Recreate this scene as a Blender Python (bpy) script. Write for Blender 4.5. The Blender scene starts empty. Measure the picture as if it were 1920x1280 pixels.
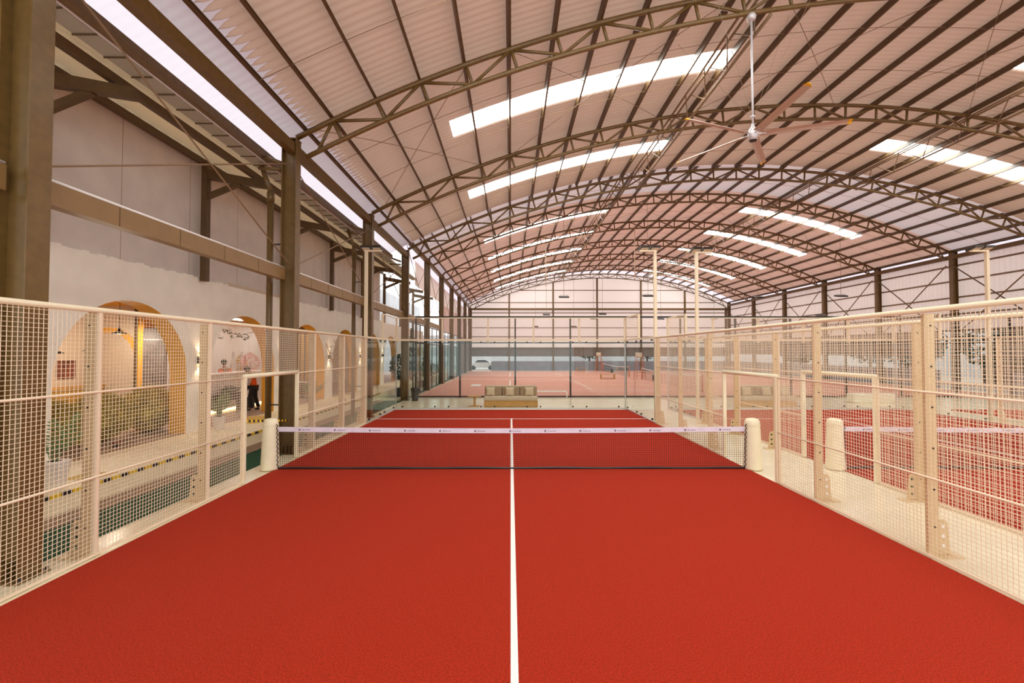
import bpy, math, random
from mathutils import Vector, Matrix
random.seed(7)
S = bpy.context.scene
COL = S.collection
R = math.radians

# ------------------------------------------------------------------ camera
F = 829.0
cam = bpy.data.cameras.new('camera'); cam.sensor_width = 36.0; cam.lens = F / 1920 * 36.0
cam.clip_start = 0.05; cam.clip_end = 400
camo = bpy.data.objects.new('camera', cam); COL.objects.link(camo)
camo.location = (0, -9.45, 2.486)
camo.rotation_euler = (R(90) + math.atan(20 / F), 0, -2.5 / F)
S.camera = camo

# ------------------------------------------------------------------ world, light, exposure
W = bpy.data.worlds.new('daylight'); S.world = W; W.use_nodes = True
bg = W.node_tree.nodes['Background']
bg.inputs[0].default_value = (0.97, 1.0, 0.98, 1); bg.inputs[1].default_value = 1.2
SKYLIGHT = 10.0          # what the daylight panels in the roof send down
S.view_settings.view_transform = 'Standard'; S.view_settings.look = 'None'
S.view_settings.exposure = 0.62; S.view_settings.gamma = 1.0; S.view_settings.use_curve_mapping = False
S.cycles.max_bounces = 10; S.cycles.diffuse_bounces = 5; S.cycles.glossy_bounces = 3
S.cycles.transparent_max_bounces = 24; S.cycles.transmission_bounces = 6
S.cycles.caustics_reflective = False; S.cycles.caustics_refractive = False
S.cycles.sample_clamp_indirect = 6.0

# ------------------------------------------------------------------ materials
def lin(c):
    return tuple(((v / 255) / 12.92 if v / 255 <= .04045 else ((v / 255 + .055) / 1.055) ** 2.4) for v in c)
def mat(name, rgb, rough=.6, metal=0.0, var=0.0, scale=8.0, bump=0.0, bscale=None, rgb2=None, spec=.5, stretch=None):
    m = bpy.data.materials.new(name); m.use_nodes = True
    nt = m.node_tree; b = nt.nodes['Principled BSDF']
    c = lin(rgb)
    b.inputs['Base Color'].default_value = (*c, 1); b.inputs['Roughness'].default_value = rough
    b.inputs['Metallic'].default_value = metal; b.inputs['Specular IOR Level'].default_value = spec
    if var or bump or rgb2:
        tc = nt.nodes.new('ShaderNodeTexCoord'); src = tc.outputs['Object']
        if stretch:
            mp = nt.nodes.new('ShaderNodeMapping'); mp.inputs['Scale'].default_value = stretch
            nt.links.new(src, mp.inputs[0]); src = mp.outputs[0]
        n = nt.nodes.new('ShaderNodeTexNoise'); n.inputs['Scale'].default_value = scale; n.inputs['Detail'].default_value = 5
        nt.links.new(src, n.inputs['Vector'])
        if var or rgb2:
            r = nt.nodes.new('ShaderNodeValToRGB')
            c2 = lin(rgb2) if rgb2 else tuple(min(1, v * (1 + var)) for v in c)
            c1 = c if rgb2 else tuple(v * (1 - var) for v in c)
            r.color_ramp.elements[0].position = .35; r.color_ramp.elements[1].position = .65
            r.color_ramp.elements[0].color = (*c1, 1); r.color_ramp.elements[1].color = (*c2, 1)
            nt.links.new(n.outputs[0], r.inputs[0]); nt.links.new(r.outputs[0], b.inputs['Base Color'])
        if bump:
            n2 = nt.nodes.new('ShaderNodeTexNoise'); n2.inputs['Scale'].default_value = bscale or scale; n2.inputs['Detail'].default_value = 3
            nt.links.new(src, n2.inputs['Vector'])
            bp = nt.nodes.new('ShaderNodeBump'); bp.inputs['Strength'].default_value = bump; bp.inputs['Distance'].default_value = .02
            nt.links.new(n2.outputs[0], bp.inputs['Height']); nt.links.new(bp.outputs[0], b.inputs['Normal'])
    return m
def emis(name, rgb, strength):
    m = bpy.data.materials.new(name); m.use_nodes = True; nt = m.node_tree
    nt.nodes.remove(nt.nodes['Principled BSDF'])
    e = nt.nodes.new('ShaderNodeEmission'); e.inputs[0].default_value = (*lin(rgb), 1); e.inputs[1].default_value = strength
    nt.links.new(e.outputs[0], nt.nodes['Material Output'].inputs[0]); return m
def sheet(name, rgb, trans, rough=.6):
    """plastic or painted sheet that lets some daylight through"""
    m = bpy.data.materials.new(name); m.use_nodes = True; nt = m.node_tree
    b = nt.nodes['Principled BSDF']; b.inputs['Base Color'].default_value = (*lin(rgb), 1); b.inputs['Roughness'].default_value = rough
    t = nt.nodes.new('ShaderNodeBsdfTranslucent'); t.inputs[0].default_value = (*lin(rgb), 1)
    x = nt.nodes.new('ShaderNodeMixShader'); x.inputs[0].default_value = trans
    nt.links.new(b.outputs[0], x.inputs[1]); nt.links.new(t.outputs[0], x.inputs[2])
    nt.links.new(x.outputs[0], nt.nodes['Material Output'].inputs[0]); return m
def glassm(name, tint, refl=.06):
    m = bpy.data.materials.new(name); m.use_nodes = True; nt = m.node_tree
    nt.nodes.remove(nt.nodes['Principled BSDF'])
    t = nt.nodes.new('ShaderNodeBsdfTransparent'); t.inputs[0].default_value = (*tint, 1)
    g = nt.nodes.new('ShaderNodeBsdfGlossy'); g.inputs['Roughness'].default_value = .02; g.inputs[0].default_value = (.9, .95, .92, 1)
    fr = nt.nodes.new('ShaderNodeLayerWeight'); fr.inputs[0].default_value = .5
    pw = nt.nodes.new('ShaderNodeMath'); pw.operation = 'POWER'; pw.inputs[1].default_value = 5
    ml = nt.nodes.new('ShaderNodeMath'); ml.operation = 'MULTIPLY_ADD'; ml.inputs[1].default_value = .45; ml.inputs[2].default_value = refl * .5
    nt.links.new(fr.outputs['Facing'], pw.inputs[0]); nt.links.new(pw.outputs[0], ml.inputs[0])
    x = nt.nodes.new('ShaderNodeMixShader')
    nt.links.new(ml.outputs[0], x.inputs[0]); nt.links.new(t.outputs[0], x.inputs[1]); nt.links.new(g.outputs[0], x.inputs[2])
    nt.links.new(x.outputs[0], nt.nodes['Material Output'].inputs[0]); return m

M = {}
def stripe_mat(name, step, axis='Y'):
    m = mat(name, (232, 190, 30), .5); nt = m.node_tree; b = nt.nodes['Principled BSDF']
    tc = nt.nodes.new('ShaderNodeTexCoord'); sp = nt.nodes.new('ShaderNodeSeparateXYZ'); nt.links.new(tc.outputs['Object'], sp.inputs[0])
    md = nt.nodes.new('ShaderNodeMath'); md.operation = 'PINGPONG'; md.inputs[1].default_value = step
    gt = nt.nodes.new('ShaderNodeMath'); gt.operation = 'GREATER_THAN'; gt.inputs[1].default_value = step * .5
    mx = nt.nodes.new('ShaderNodeMix'); mx.data_type = 'RGBA'
    mx.inputs['A'].default_value = (*lin((232, 190, 30)), 1); mx.inputs['B'].default_value = (*lin((24, 22, 20)), 1)
    nt.links.new(sp.outputs[axis], md.inputs[0]); nt.links.new(md.outputs[0], gt.inputs[0]); nt.links.new(gt.outputs[0], mx.inputs['Factor'])
    nt.links.new(mx.outputs['Result'], b.inputs['Base Color']); return m
M['haz'] = stripe_mat('yellow black hazard tape', .17); M['haz2'] = stripe_mat('yellow black barrier tape', .10, 'Y')
M['turf'] = mat('red artificial turf', (170, 42, 20), .95, var=.3, scale=75, bump=.8, bscale=120, spec=.1)
_b = M['turf'].node_tree.nodes['Principled BSDF']; _b.inputs['Sheen Weight'].default_value = .04; _b.inputs['Sheen Roughness'].default_value = .45; _b.inputs['Sheen Tint'].default_value = (1, .62, .42, 1)
M['line'] = mat('white court line', (236, 228, 222), .8)
M['hard'] = mat('orange hard court', (214, 150, 128), .7, var=.05, scale=3)
M['floor'] = mat('polished cream floor', (228, 216, 186), .22, var=.04, scale=1.2)
M['curb'] = mat('cream concrete', (242, 226, 190), .55, var=.04, scale=3)
M['green'] = mat('green artificial grass', (8, 66, 34), .95, var=.3, scale=200, bump=.5)
M['deck'] = mat('grey brown deck boards', (150, 122, 98), .7, var=.15, scale=6, stretch=(1, 12, 1))
M['tile'] = mat('taupe floor tile', (176, 150, 130), .4, var=.06, scale=3)
M['steel'] = mat('brown painted steel', (106, 79, 38), .32, var=.12, scale=9)
M['steel_d'] = mat('dark brown painted steel', (88, 64, 36), .5, var=.1, scale=6)
M['rod'] = mat('brown steel rod', (130, 104, 76), .5)
M['roof'] = sheet('pinkish white roof sheet', (206, 182, 165), .17)
M['roof_haze'] = sheet('rear roof sheet paled for haze', (224, 196, 184), .2)  # paler copy of the roof sheet, haze put into its colour
M['roofl'] = sheet('lavender roof sheet', (218, 208, 212), .28)
M['eave'] = sheet('clear corrugated eave sheet', (236, 228, 240), .62)
M['eave2'] = sheet('milky corrugated eave sheet', (216, 206, 216), .26)
M['girder'] = mat('tan painted girder steel', (134, 103, 62), .45, var=.06, scale=5)
M['lean'] = sheet('tan lean-to sheet', (222, 196, 158), .16)
M['sky'] = emis('daylight panel', (250, 255, 252), SKYLIGHT)
M['clad'] = sheet('pinkish translucent cladding', (238, 219, 213), .56)
M['claddark'] = mat('grey mesh shade', (120, 112, 106), .8, var=.08, scale=2)
M['wind'] = mat('blue grey windbreak', (136, 142, 154), .7, var=.08, scale=1.5)
M['plaster'] = mat('warm white plaster', (247, 239, 228), .8, var=.03, scale=2)
M['grey'] = mat('lilac grey wall panel', (214, 203, 196), .8, var=.05, scale=1.6)
M['gold'] = mat('mustard plaster', (236, 172, 54), .7, var=.04, scale=3)
M['ochre'] = mat('ochre paint', (196, 150, 66), .7)
M['beige'] = mat('beige wall', (208, 188, 164), .8)
M['fence'] = mat('cream painted fence steel', (234, 216, 184), .4)
M['post'] = mat('tan painted fence post', (208, 180, 138), .4)
M['wire'] = mat('cream coated wire', (236, 214, 186), .45)
M['pad'] = mat('cream vinyl padding', (236, 224, 192), .5, var=.03, scale=5)
M['padm'] = mat('pale grey print', (170, 156, 140), .6)
M['net'] = mat('dark net cord', (40, 26, 24), .8)
M['tape'] = mat('lavender white tape', (226, 216, 232), .6, var=.06, scale=5)
M['tapem'] = mat('grey print on tape', (120, 106, 116), .6)
M['black'] = mat('black painted steel', (28, 24, 22), .45)
M['chain'] = mat('black chain link wire', (44, 40, 38), .5)
M['glass'] = glassm('clear glass', (.95, .97, .955))
M['glassg'] = glassm('green tinted glass', (.80, .90, .87))
M['clip'] = mat('dark metal clip', (60, 54, 48), .4, .6)
M['wood'] = mat('honey oak', (198, 150, 84), .5, var=.12, scale=4, stretch=(1, 1, 9))
M['sofa'] = mat('taupe upholstery', (160, 136, 108), .9, bump=.2, bscale=300)
M['sofal'] = mat('light taupe upholstery', (204, 186, 160), .9, bump=.2, bscale=300)
M['pillow'] = mat('sand cushion', (208, 186, 154), .9, bump=.2, bscale=300)
M['bin'] = mat('charcoal plastic', (54, 54, 54), .5)
M['bag'] = mat('black plastic bag', (30, 28, 30), .3)
M['fanw'] = mat('silver white fan paint', (206, 200, 202), .35, .3)
M['fanb'] = mat('taupe fan blade', (190, 166, 150), .4)
M['fany'] = mat('yellow blade tip', (232, 178, 24), .5)
M['zinc'] = mat('zinc grey gutter', (176, 172, 158), .45, .3)
M['orange'] = mat('orange red painted steel', (214, 116, 78), .5)
M['yell'] = mat('yellow hazard tape', (232, 190, 30), .5)
M['blk'] = mat('matt black', (24, 22, 20), .6)
M['leaf'] = mat('palm green', (92, 122, 72), .6, var=.25, scale=6)
M['leafd'] = mat('deep green foliage', (34, 58, 30), .7, var=.3, scale=5)
M['olive'] = mat('olive grass bush', (192, 174, 84), .9, var=.3, scale=4)
M['wpot'] = mat('white ceramic pot', (222, 210, 200), .5)
M['gpot'] = mat('slate pot', (58, 58, 62), .6)
M['soil'] = mat('dark soil', (58, 42, 30), .9)
M['card'] = mat('yellow cardboard', (214, 176, 96), .8)
M['vest'] = mat('orange work vest', (224, 96, 32), .8)
M['skin'] = mat('brown skin', (150, 100, 74), .6)
M['hair'] = mat('black hair', (30, 24, 22), .8)
M['trous'] = mat('black trousers', (34, 34, 38), .85)
M['shirt'] = mat('grey shirt', (190, 178, 170), .85)
M['shoe'] = mat('grey shoe', (70, 70, 68), .7)
M['alu'] = mat('aluminium', (196, 192, 190), .35, .5)
M['wrap'] = mat('plastic wrapped dark panel', (104, 92, 90), .5, var=.3, scale=2.5)
M['lamp'] = emis('warm lamp', (255, 206, 140), 9)
M['white'] = mat('white paint', (236, 230, 226), .5)
M['fillw'] = emis('added fill panel glow', (255, 246, 238), 5)  # glow of the added cafe fill panels
M['art'] = mat('terracotta artwork', (120, 62, 40), .7, var=.5, scale=2.5)
M['pink'] = mat('pink blossom', (232, 182, 190), .8, var=.2, scale=6)
M['ladderw'] = mat('worn wood ladder', (150, 108, 68), .7)
M['carw'] = mat('white car paint', (228, 228, 230), .25)
M['cream'] = mat('cream plastic block', (232, 222, 200), .6)
M['pave'] = mat('grey paving', (190, 180, 172), .8, var=.08, scale=1)
M['facade'] = mat('pale grey render', (206, 208, 214), .8, var=.08, scale=.6)
M['trunk'] = mat('bark', (92, 74, 56), .9)

# ------------------------------------------------------------------ mesh builder
class MB:
    def __init__(s): s.v = []; s.f = []
    def quad(s, a, b, c, d):
        i = len(s.v); s.v += [tuple(a), tuple(b), tuple(c), tuple(d)]; s.f.append((i, i + 1, i + 2, i + 3)); return s
    def box(s, x0, x1, y0, y1, z0, z1):
        i = len(s.v)
        s.v += [(x0, y0, z0), (x1, y0, z0), (x1, y1, z0), (x0, y1, z0), (x0, y0, z1), (x1, y0, z1), (x1, y1, z1), (x0, y1, z1)]
        s.f += [(i, i + 3, i + 2, i + 1), (i + 4, i + 5, i + 6, i + 7), (i, i + 1, i + 5, i + 4), (i + 1, i + 2, i + 6, i + 5), (i + 2, i + 3, i + 7, i + 6), (i + 3, i, i + 4, i + 7)]
        return s
    def ext(s, prof, vec):
        """closed polygon prof (3-D points) swept along vec"""
        n = len(prof); i = len(s.v); d = Vector(vec)
        s.v += [tuple(p) for p in prof] + [tuple(Vector(p) + d) for p in prof]
        s.f.append(tuple(range(i + n - 1, i - 1, -1))); s.f.append(tuple(range(i + n, i + 2 * n)))
        for k in range(n):
            k2 = (k + 1) % n; s.f.append((i + k, i + k2, i + n + k2, i + n + k))
        return s
    def path(s, pts, r, n=8, cap=True, ph=0.0, closed=False):
        P = [Vector(p) for p in pts]; m = len(P); i0 = len(s.v); up = None
        for k in range(m):
            if closed: t = P[(k + 1) % m] - P[k - 1]
            else: t = (P[min(k + 1, m - 1)] - P[max(k - 1, 0)])
            t.normalize()
            if up is None:
                up = Vector((0, 0, 1)) if abs(t.z) < .9 else Vector((0, 1, 0))
            a = t.cross(up)
            if a.length < 1e-6: a = t.orthogonal()
            a.normalize(); b = a.cross(t); up = b
            rr = r[k] if isinstance(r, (list, tuple)) else r
            for j in range(n):
                g = ph + 2 * math.pi * j / n
                s.v.append(tuple(P[k] + a * (math.cos(g) * rr) + b * (math.sin(g) * rr)))
        for k in range(m if closed else m - 1):
            for j in range(n):
                j2 = (j + 1) % n; A = i0 + k * n; B = i0 + ((k + 1) % m) * n
                s.f.append((A + j, A + j2, B + j2, B + j))
        if cap and not closed:
            s.f.append(tuple(i0 + j for j in range(n - 1, -1, -1))); s.f.append(tuple(i0 + (m - 1) * n + j for j in range(n)))
        return s
    def tube(s, p, q, r, n=8, cap=True): return s.path([p, q], r, n, cap)
    def bar(s, p, q, r): return s.path([p, q], r, 4, False, math.pi / 4)
    def lathe(s, c, prof, n=20, cap=True):
        i0 = len(s.v); m = len(prof)
        for (r, z) in prof:
            for j in range(n):
                g = 2 * math.pi * j / n; s.v.append((c[0] + r * math.cos(g), c[1] + r * math.sin(g), c[2] + z))
        for k in range(m - 1):
            for j in range(n):
                j2 = (j + 1) % n; s.f.append((i0 + k * n + j, i0 + k * n + j2, i0 + (k + 1) * n + j2, i0 + (k + 1) * n + j))
        if cap:
            s.f.append(tuple(i0 + j for j in range(n - 1, -1, -1))); s.f.append(tuple(i0 + (m - 1) * n + j for j in range(n)))
        return s
    def ball(s, c, rx, ry, rz, n=14, m=8, jit=0.0):
        prof = []; i0 = len(s.v)
        for k in range(m + 1):
            a = -math.pi / 2 + math.pi * k / m
            for j in range(n):
                g = 2 * math.pi * j / n; q = 1 + random.uniform(-jit, jit)
                s.v.append((c[0] + rx * q * math.cos(a) * math.cos(g), c[1] + ry * q * math.cos(a) * math.sin(g), c[2] + rz * q * math.sin(a)))
        for k in range(m):
            for j in range(n):
                j2 = (j + 1) % n; s.f.append((i0 + k * n + j, i0 + k * n + j2, i0 + (k + 1) * n + j2, i0 + (k + 1) * n + j))
        return s
    def build(s, name, m, parent=None, smooth=False, bevel=0.0, sub=0):
        me = bpy.data.meshes.new(name); me.from_pydata(s.v, [], s.f); me.update()
        if smooth:
            for p in me.polygons: p.use_smooth = True
        o = bpy.data.objects.new(name, me); COL.objects.link(o); me.materials.append(M[m])
        if parent is not None: adopt(o, parent)
        if bevel:
            b = o.modifiers.new('edge', 'BEVEL'); b.width = bevel; b.segments = 2; b.limit_method = 'ANGLE'
        if sub:
            b = o.modifiers.new('round', 'SUBSURF'); b.levels = sub; b.render_levels = sub
        return o
def world_loc(o):
    v = Vector(o.location)
    return v if o.parent is None else v + Vector(o.parent.location) * 0
def adopt(o, parent):
    o.parent = parent
    base = parent
    while base.parent is not None: base = base.parent
    if parent.parent is None: o.matrix_parent_inverse = Matrix.Translation(-Vector(parent.location))
def tag(o, label, cat, group=None):
    o['label'] = label; o['category'] = cat; o['kind'] = 'thing'
    if group: o['group'] = group
    return o
def thing(name, loc, label, cat, group=None):
    o = bpy.data.objects.new(name, None); COL.objects.link(o); o.location = loc; o.empty_display_size = .2
    return tag(o, label, cat, group)
def struct(o):
    o['kind'] = 'structure'; return o
def dup(root, loc, label=None, group=None, rotz=None):
    r = root.copy(); COL.objects.link(r); r.location = loc
    if rotz is not None: r.rotation_euler = (0, 0, rotz)
    if label: r['label'] = label
    if group: r['group'] = group
    for ch in list(root.children):
        c = ch.copy(); COL.objects.link(c); c.parent = r; c.matrix_parent_inverse = ch.matrix_parent_inverse
        for g in ch.children:
            d = g.copy(); COL.objects.link(d); d.parent = c
    return r
ORD = ['first', 'second', 'third', 'fourth', 'fifth', 'sixth', 'seventh', 'eighth', 'ninth', 'tenth', 'eleventh', 'twelfth', 'thirteenth', 'fourteenth',
       'fifteenth', 'sixteenth', 'seventeenth', 'eighteenth', 'nineteenth', 'twentieth', 'twenty-first', 'twenty-second', 'twenty-third', 'twenty-fourth',
       'twenty-fifth', 'twenty-sixth', 'twenty-seventh', 'twenty-eighth', 'twenty-ninth', 'thirtieth', 'thirty-first', 'thirty-second', 'thirty-third', 'thirty-fourth']

# ------------------------------------------------------------------ setting: ground and floors
YC = [1.5 + 6 * k for k in range(9)]                       # column and truss lines across the hall
struct(MB().box(-40, 60, -16, 75, -.30, -.06).build('ground_outside', 'pave'))
struct(MB().box(-6.9, 29.6, -12, 14.8, -.06, 0).build('floor', 'floor'))
struct(MB().box(-5.5, 29.6, 14.8, 49.5, -.06, -.004).build('floor_rear', 'floor'))
struct(MB().box(-12.8, -6.86, -8, 34, -.06, .30).build('floor_platform', 'curb'))
struct(MB().box(-12.7, -8.62, -8, 34, .30, .336).build('floor_arcade', 'tile'))
struct(MB().box(-8.62, -6.86, -8, 34, .30, .336).build('floor_platform_top', 'curb'))
tag(MB().box(-6.39, -5.53, -8, 13.2, 0, .018).build('grass_mat', 'green'), 'strip of dark green artificial grass along the left fence', 'artificial grass')
dk = thing('deck_walkway', (-6.62, 2.6, 0), 'narrow grey brown deck boards between green grass and cream platform', 'decking')
mb = MB()
for k in range(4): mb.box(-6.85 + k * .116, -6.85 + k * .116 + .104, -8, 13.2, .001, .03)
mb.build('boards', 'deck', dk)

# padel courts
def turf(X0, X1, label, lines=True):
    t = tag(MB().box(X0, X1, -9.9, 9.62, .001, .014).build('padel_turf', 'turf'), label, 'court turf')
    if lines:
        c = (X0 + X1) / 2
        adopt(MB().box(c - .03, c + .03, -7.1, 7.14, .014, .0165).build('court_line', 'line'), t)
        for y in (-6.95, 7.02):
            adopt(MB().box(X0, X1, y - .03, y + .03, .014, .0165).build('court_line', 'line'), t)
    return t
turf(-4.97, 5.03, 'red artificial turf of the near padel court with white centre line')
turf(6.99, 16.95, 'red artificial turf of the neighbouring padel court seen through fences')
turf(18.9, 28.9, 'red artificial turf of the outermost padel court by the cladding wall', False)

# hard courts in the rear hall
hc = tag(MB().box(-5.3, 28.8, 14.95, 49.2, .0, .01).build('tennis_court', 'hard'), 'pinkish orange hard court floor with white lines beyond the black fence', 'court floor')
mb = MB()
def cl(x0, x1, y0, y1): adopt(MB().box(x0, x1, y0, y1, .01, .0125).build('court_line', 'line'), hc)
for yc in (24.2, 41.0):
    for x in (-.05, 23.7): cl(x - .05, x + .05, yc - 5.48, yc + 5.48)
    for dy in (-5.48, -4.11, 4.11, 5.48): cl(-.05, 23.7, yc + dy - .03, yc + dy + .03)
    for x in (5.42, 18.2): cl(x - .03, x + .03, yc - 4.11, yc + 4.11)
    cl(5.42, 18.2, yc - .03, yc + .03)
tag(MB().box(-2.95, -2.25, 22.9, 24.6, .0125, .02).build('floor_patch', 'white'), 'small white patch on the orange hard court', 'mat')  # thin plain white slab on the hard court

# ------------------------------------------------------------------ roof arcs
CX, RT, RB = 12.2, 38.3, 37.75
AF, AR = 12.1, 12.95                                           # apex of the top chord: front and rear roof
RP = RT + .06 + .10                                            # purlin centre line
RS = RT + .06 + .22                                            # roof sheet
def zarc(x, rad, apex): return apex - RT + math.sqrt(rad * rad - (x - CX) ** 2)
def th(x, rad): return math.asin((x - CX) / rad)
def pol(t, rad, apex): return CX + rad * math.sin(t), apex - RT + rad * math.cos(t)
STEP = 1.21 / RP
T0 = th(-.05, RP)
NODES = [T0 + k * STEP for k in range(-4, 25)]
NODES = [t for t in NODES if CX + RP * math.sin(t) < 29.0]

def make_truss(y, apex, label):
    t = thing('arch_truss', (CX, y, apex), label, 'roof truss', 'curved roof trusses')
    tl, tr = th(-5.35, RT), th(29.0, RT)
    for nm, rad, rr in (('top_chord', RT, .068), ('bottom_chord', RB, .06)):
        pts = [(pol(tl + (tr - tl) * k / 48, rad, apex)) for k in range(49)]
        MB().path([(a, y, b) for a, b in pts], rr, 10).build(nm, 'steel', t, True)
    for i, g in enumerate(NODES):
        a = pol(g, RT, apex); b = pol(g, RB, apex)
        MB().tube((a[0], y, a[1]), (b[0], y, b[1]), .043, 8).build('web_post', 'steel', t, True)
        if i % 2 == 0:
            for j in (i - 1, i + 1):
                gg = NODES[j] if 0 <= j < len(NODES) else g + (j - i) * STEP * .55
                b = pol(gg, RB, apex)
                MB().tube((a[0], y, a[1] - .02), (b[0], y, b[1] + .02), .041, 8).build('web_diagonal', 'steel', t, True)
    return t
def truss_label(k):
    w = ['nearest the camera, carrying the ceiling fan', 'second from the camera, behind the ceiling fan', 'third from the camera, last under the lower roof',
         'fourth from the camera, first under the higher rear roof'] + [ORD[j] + ' from the camera under the higher rear roof' for j in range(4, 8)] + ['farthest, against the end wall']
    return 'brown curved tube truss ' + w[k]
tA = make_truss(YC[0], AF, truss_label(0))
for k in range(1, 9):
    ap = AF if k < 3 else AR
    dup(tA, (CX, YC[k], ap), truss_label(k))

# purlins (C sections)
def purlin(t, y0, y1, apex, label, group):
    x, z = pol(t, RP, apex); n = Vector((math.sin(t), 0, math.cos(t))); u = Vector((math.cos(t), 0, -math.sin(t)))
    c = Vector((x, y0, z)); a, h, w = .03, .1, .012
    P = [(-a, -h), (a, -h), (a, -h + w), (-a + w, -h + w), (-a + w, h - w), (a, h - w), (a, h), (-a, h)]
    return tag(MB().ext([c + u * p + n * q for p, q in P], (0, y1 - y0, 0)).build('purlin', 'steel_d'), label, 'purlin', group)
PT = [th(-5.18, RP)] + NODES + [th(29.2, RP)]
for i, t in enumerate(PT):
    purlin(t, -10.4, 13.62, AF, 'dark brown purlin under the near roof, %s from the left eave' % ORD[i], 'purlins of the near roof')
    purlin(t, 13.64, 49.7, AR, 'dark brown purlin under the rear roof, %s from the left eave' % ORD[i], 'purlins of the rear roof')

# corrugated roof sheets with daylight panels
def arc_sheet(name, m, x0, x1, y0, y1, apex, holes=(), seg=44, edge=None, ystep=.05, off=0.0, zig=0.0, zig_end=0.0):
    t0, t1 = th(x0, RS), th(x1, RS)
    ny = max(1, round((y1 - y0) / ystep)); mb = MB()
    tt = [t0 + (t1 - t0) * k / seg for k in range(seg + 1)]
    for h in holes:
        tt += [th(h[0], RS), th(h[1], RS)]
    tt = sorted(set(round(v, 6) for v in tt)); n = len(tt)
    for j in range(ny + 1):
        y = y0 + (y1 - y0) * j / ny
        for k, t in enumerate(tt):
            rr = RS + off + .018 * math.sin(2 * math.pi * y / .2)
            if k == 0 and zig: t += zig / RS * abs((y / .2) % 1 - .5) * 2
            if k == n - 1 and zig_end: t += zig_end / RS * abs((y / .2) % 1 - .5) * 2
            x, z = pol(t, rr, apex); mb.v.append((x, y, z))
    for j in range(ny):
        ym = y0 + (y1 - y0) * (j + .5) / ny
        for k in range(n - 1):
            tm = (tt[k] + tt[k + 1]) / 2; xm = CX + RS * math.sin(tm)
            if any(h[0] < xm < h[1] and h[2] < ym < h[3] for h in holes): continue
            a = j * n + k; mb.f.append((a, a + 1, a + n + 1, a + n))
    return mb.build(name, m, None, True)
LXL, LXR = (-1.92, 7.0), (16.9, 25.4)
front = [-1.75, 4.25, 10.25]; rear = [22.2, 28.2, 34.2, 40.2, 46.2]; far_front = [-7.75]
holes_f = [(a, b, y, y + 1.0) for y in far_front + front for a, b in (LXL, LXR)]
holes_r = [(a, b, y, y + 1.0) for y in rear for a, b in (LXL, LXR)]
XB_ = -5.22
struct(arc_sheet('ceiling_front', 'roof', XB_, 29.4, -10.5, 13.6, AF, holes_f, zig=.34))
struct(arc_sheet('ceiling_step', 'roofl', XB_, 29.4, 13.6, 19.6, AR))
struct(arc_sheet('ceiling_rear', 'roof_haze', XB_, 29.4, 19.6, 48.3, AR, holes_r))
struct(arc_sheet('ceiling_end_strip', 'eave', XB_, 29.4, 48.3, 49.9, AR))
for nm, y0, y1, ap in (('front', -10.5, 13.6, AF), ('rear', 13.6, 49.9, AR)):
    struct(arc_sheet('ceiling_eave_' + nm, 'eave', -6.55, -5.80, y0, y1, ap, seg=3))
    struct(arc_sheet('ceiling_eave_inner_' + nm, 'eave2', -5.80, XB_ + .03, y0, y1, ap, seg=3, off=.004, zig_end=.34 if nm == 'front' else 0.0))
struct(arc_sheet('ceiling_eave_far_side', 'eave', 29.4, 30.2, -10.5, 49.9, AR, seg=2))
n = 0
for apex, ys, nm in ((AF, front, 'near'), (AR, rear, 'rear')):
    for i, y in enumerate(ys):
        for (a, b), side in ((LXL, 'left'), (LXR, 'right')):
            n += 1
            o = arc_sheet('skylight', 'sky', a, b, y, y + 1.0, apex, seg=12)
            if nm == 'near': where = ['before the nearest truss', 'between the two nearest trusses', 'between the second and third trusses'][i]
            else: where = 'rear roof, %s bay behind the lower roof' % ORD[i]
            tag(o, 'glowing skylight strip, %s slope, %s' % (side, where), 'skylight', 'roof skylights')
for a, b in (LXL, LXR):
    tag(arc_sheet('skylight', 'sky', a, b, far_front[0], far_front[0] + 1, AF, seg=12),
        'glowing skylight strip on the %s roof slope behind the camera' % ('left' if a < 0 else 'right'), 'skylight', 'roof skylights')
# riser wall between low and high roof
mb = MB()
for k in range(40):
    x0 = -5.4 + 34.8 * k / 40; x1 = -5.4 + 34.8 * (k + 1) / 40
    mb.quad((x0, 13.63, zarc(x0, RS, AF)), (x1, 13.63, zarc(x1, RS, AF)), (x1, 13.63, zarc(x1, RS, AR) + .05), (x0, 13.63, zarc(x0, RS, AR) + .05))
struct(mb.build('wall_roof_step', 'roofl'))

# sag rods across the purlins
def sag(y, apex, label):
    pts = [pol(PT[0] + (PT[-1] - PT[0]) * k / 40, RP - .06, apex) for k in range(41)]
    return tag(MB().path([(a, y, b) for a, b in pts], .008, 5).build('sag_rod', 'rod'), label, 'tie rod', 'thin rods across the purlins')
for k in range(0, 8):
    for q, w in ((2.0, 'nearer'), (4.0, 'farther')):
        ap = AF if k < 2 else AR
        sag(YC[k] + q, ap, 'thin brown tie rod across the purlins, %s one behind the %s truss' % (w, ORD[k]))
sag(-.5, AF, 'thin brown tie rod across the purlins in front of the first truss')

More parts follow.
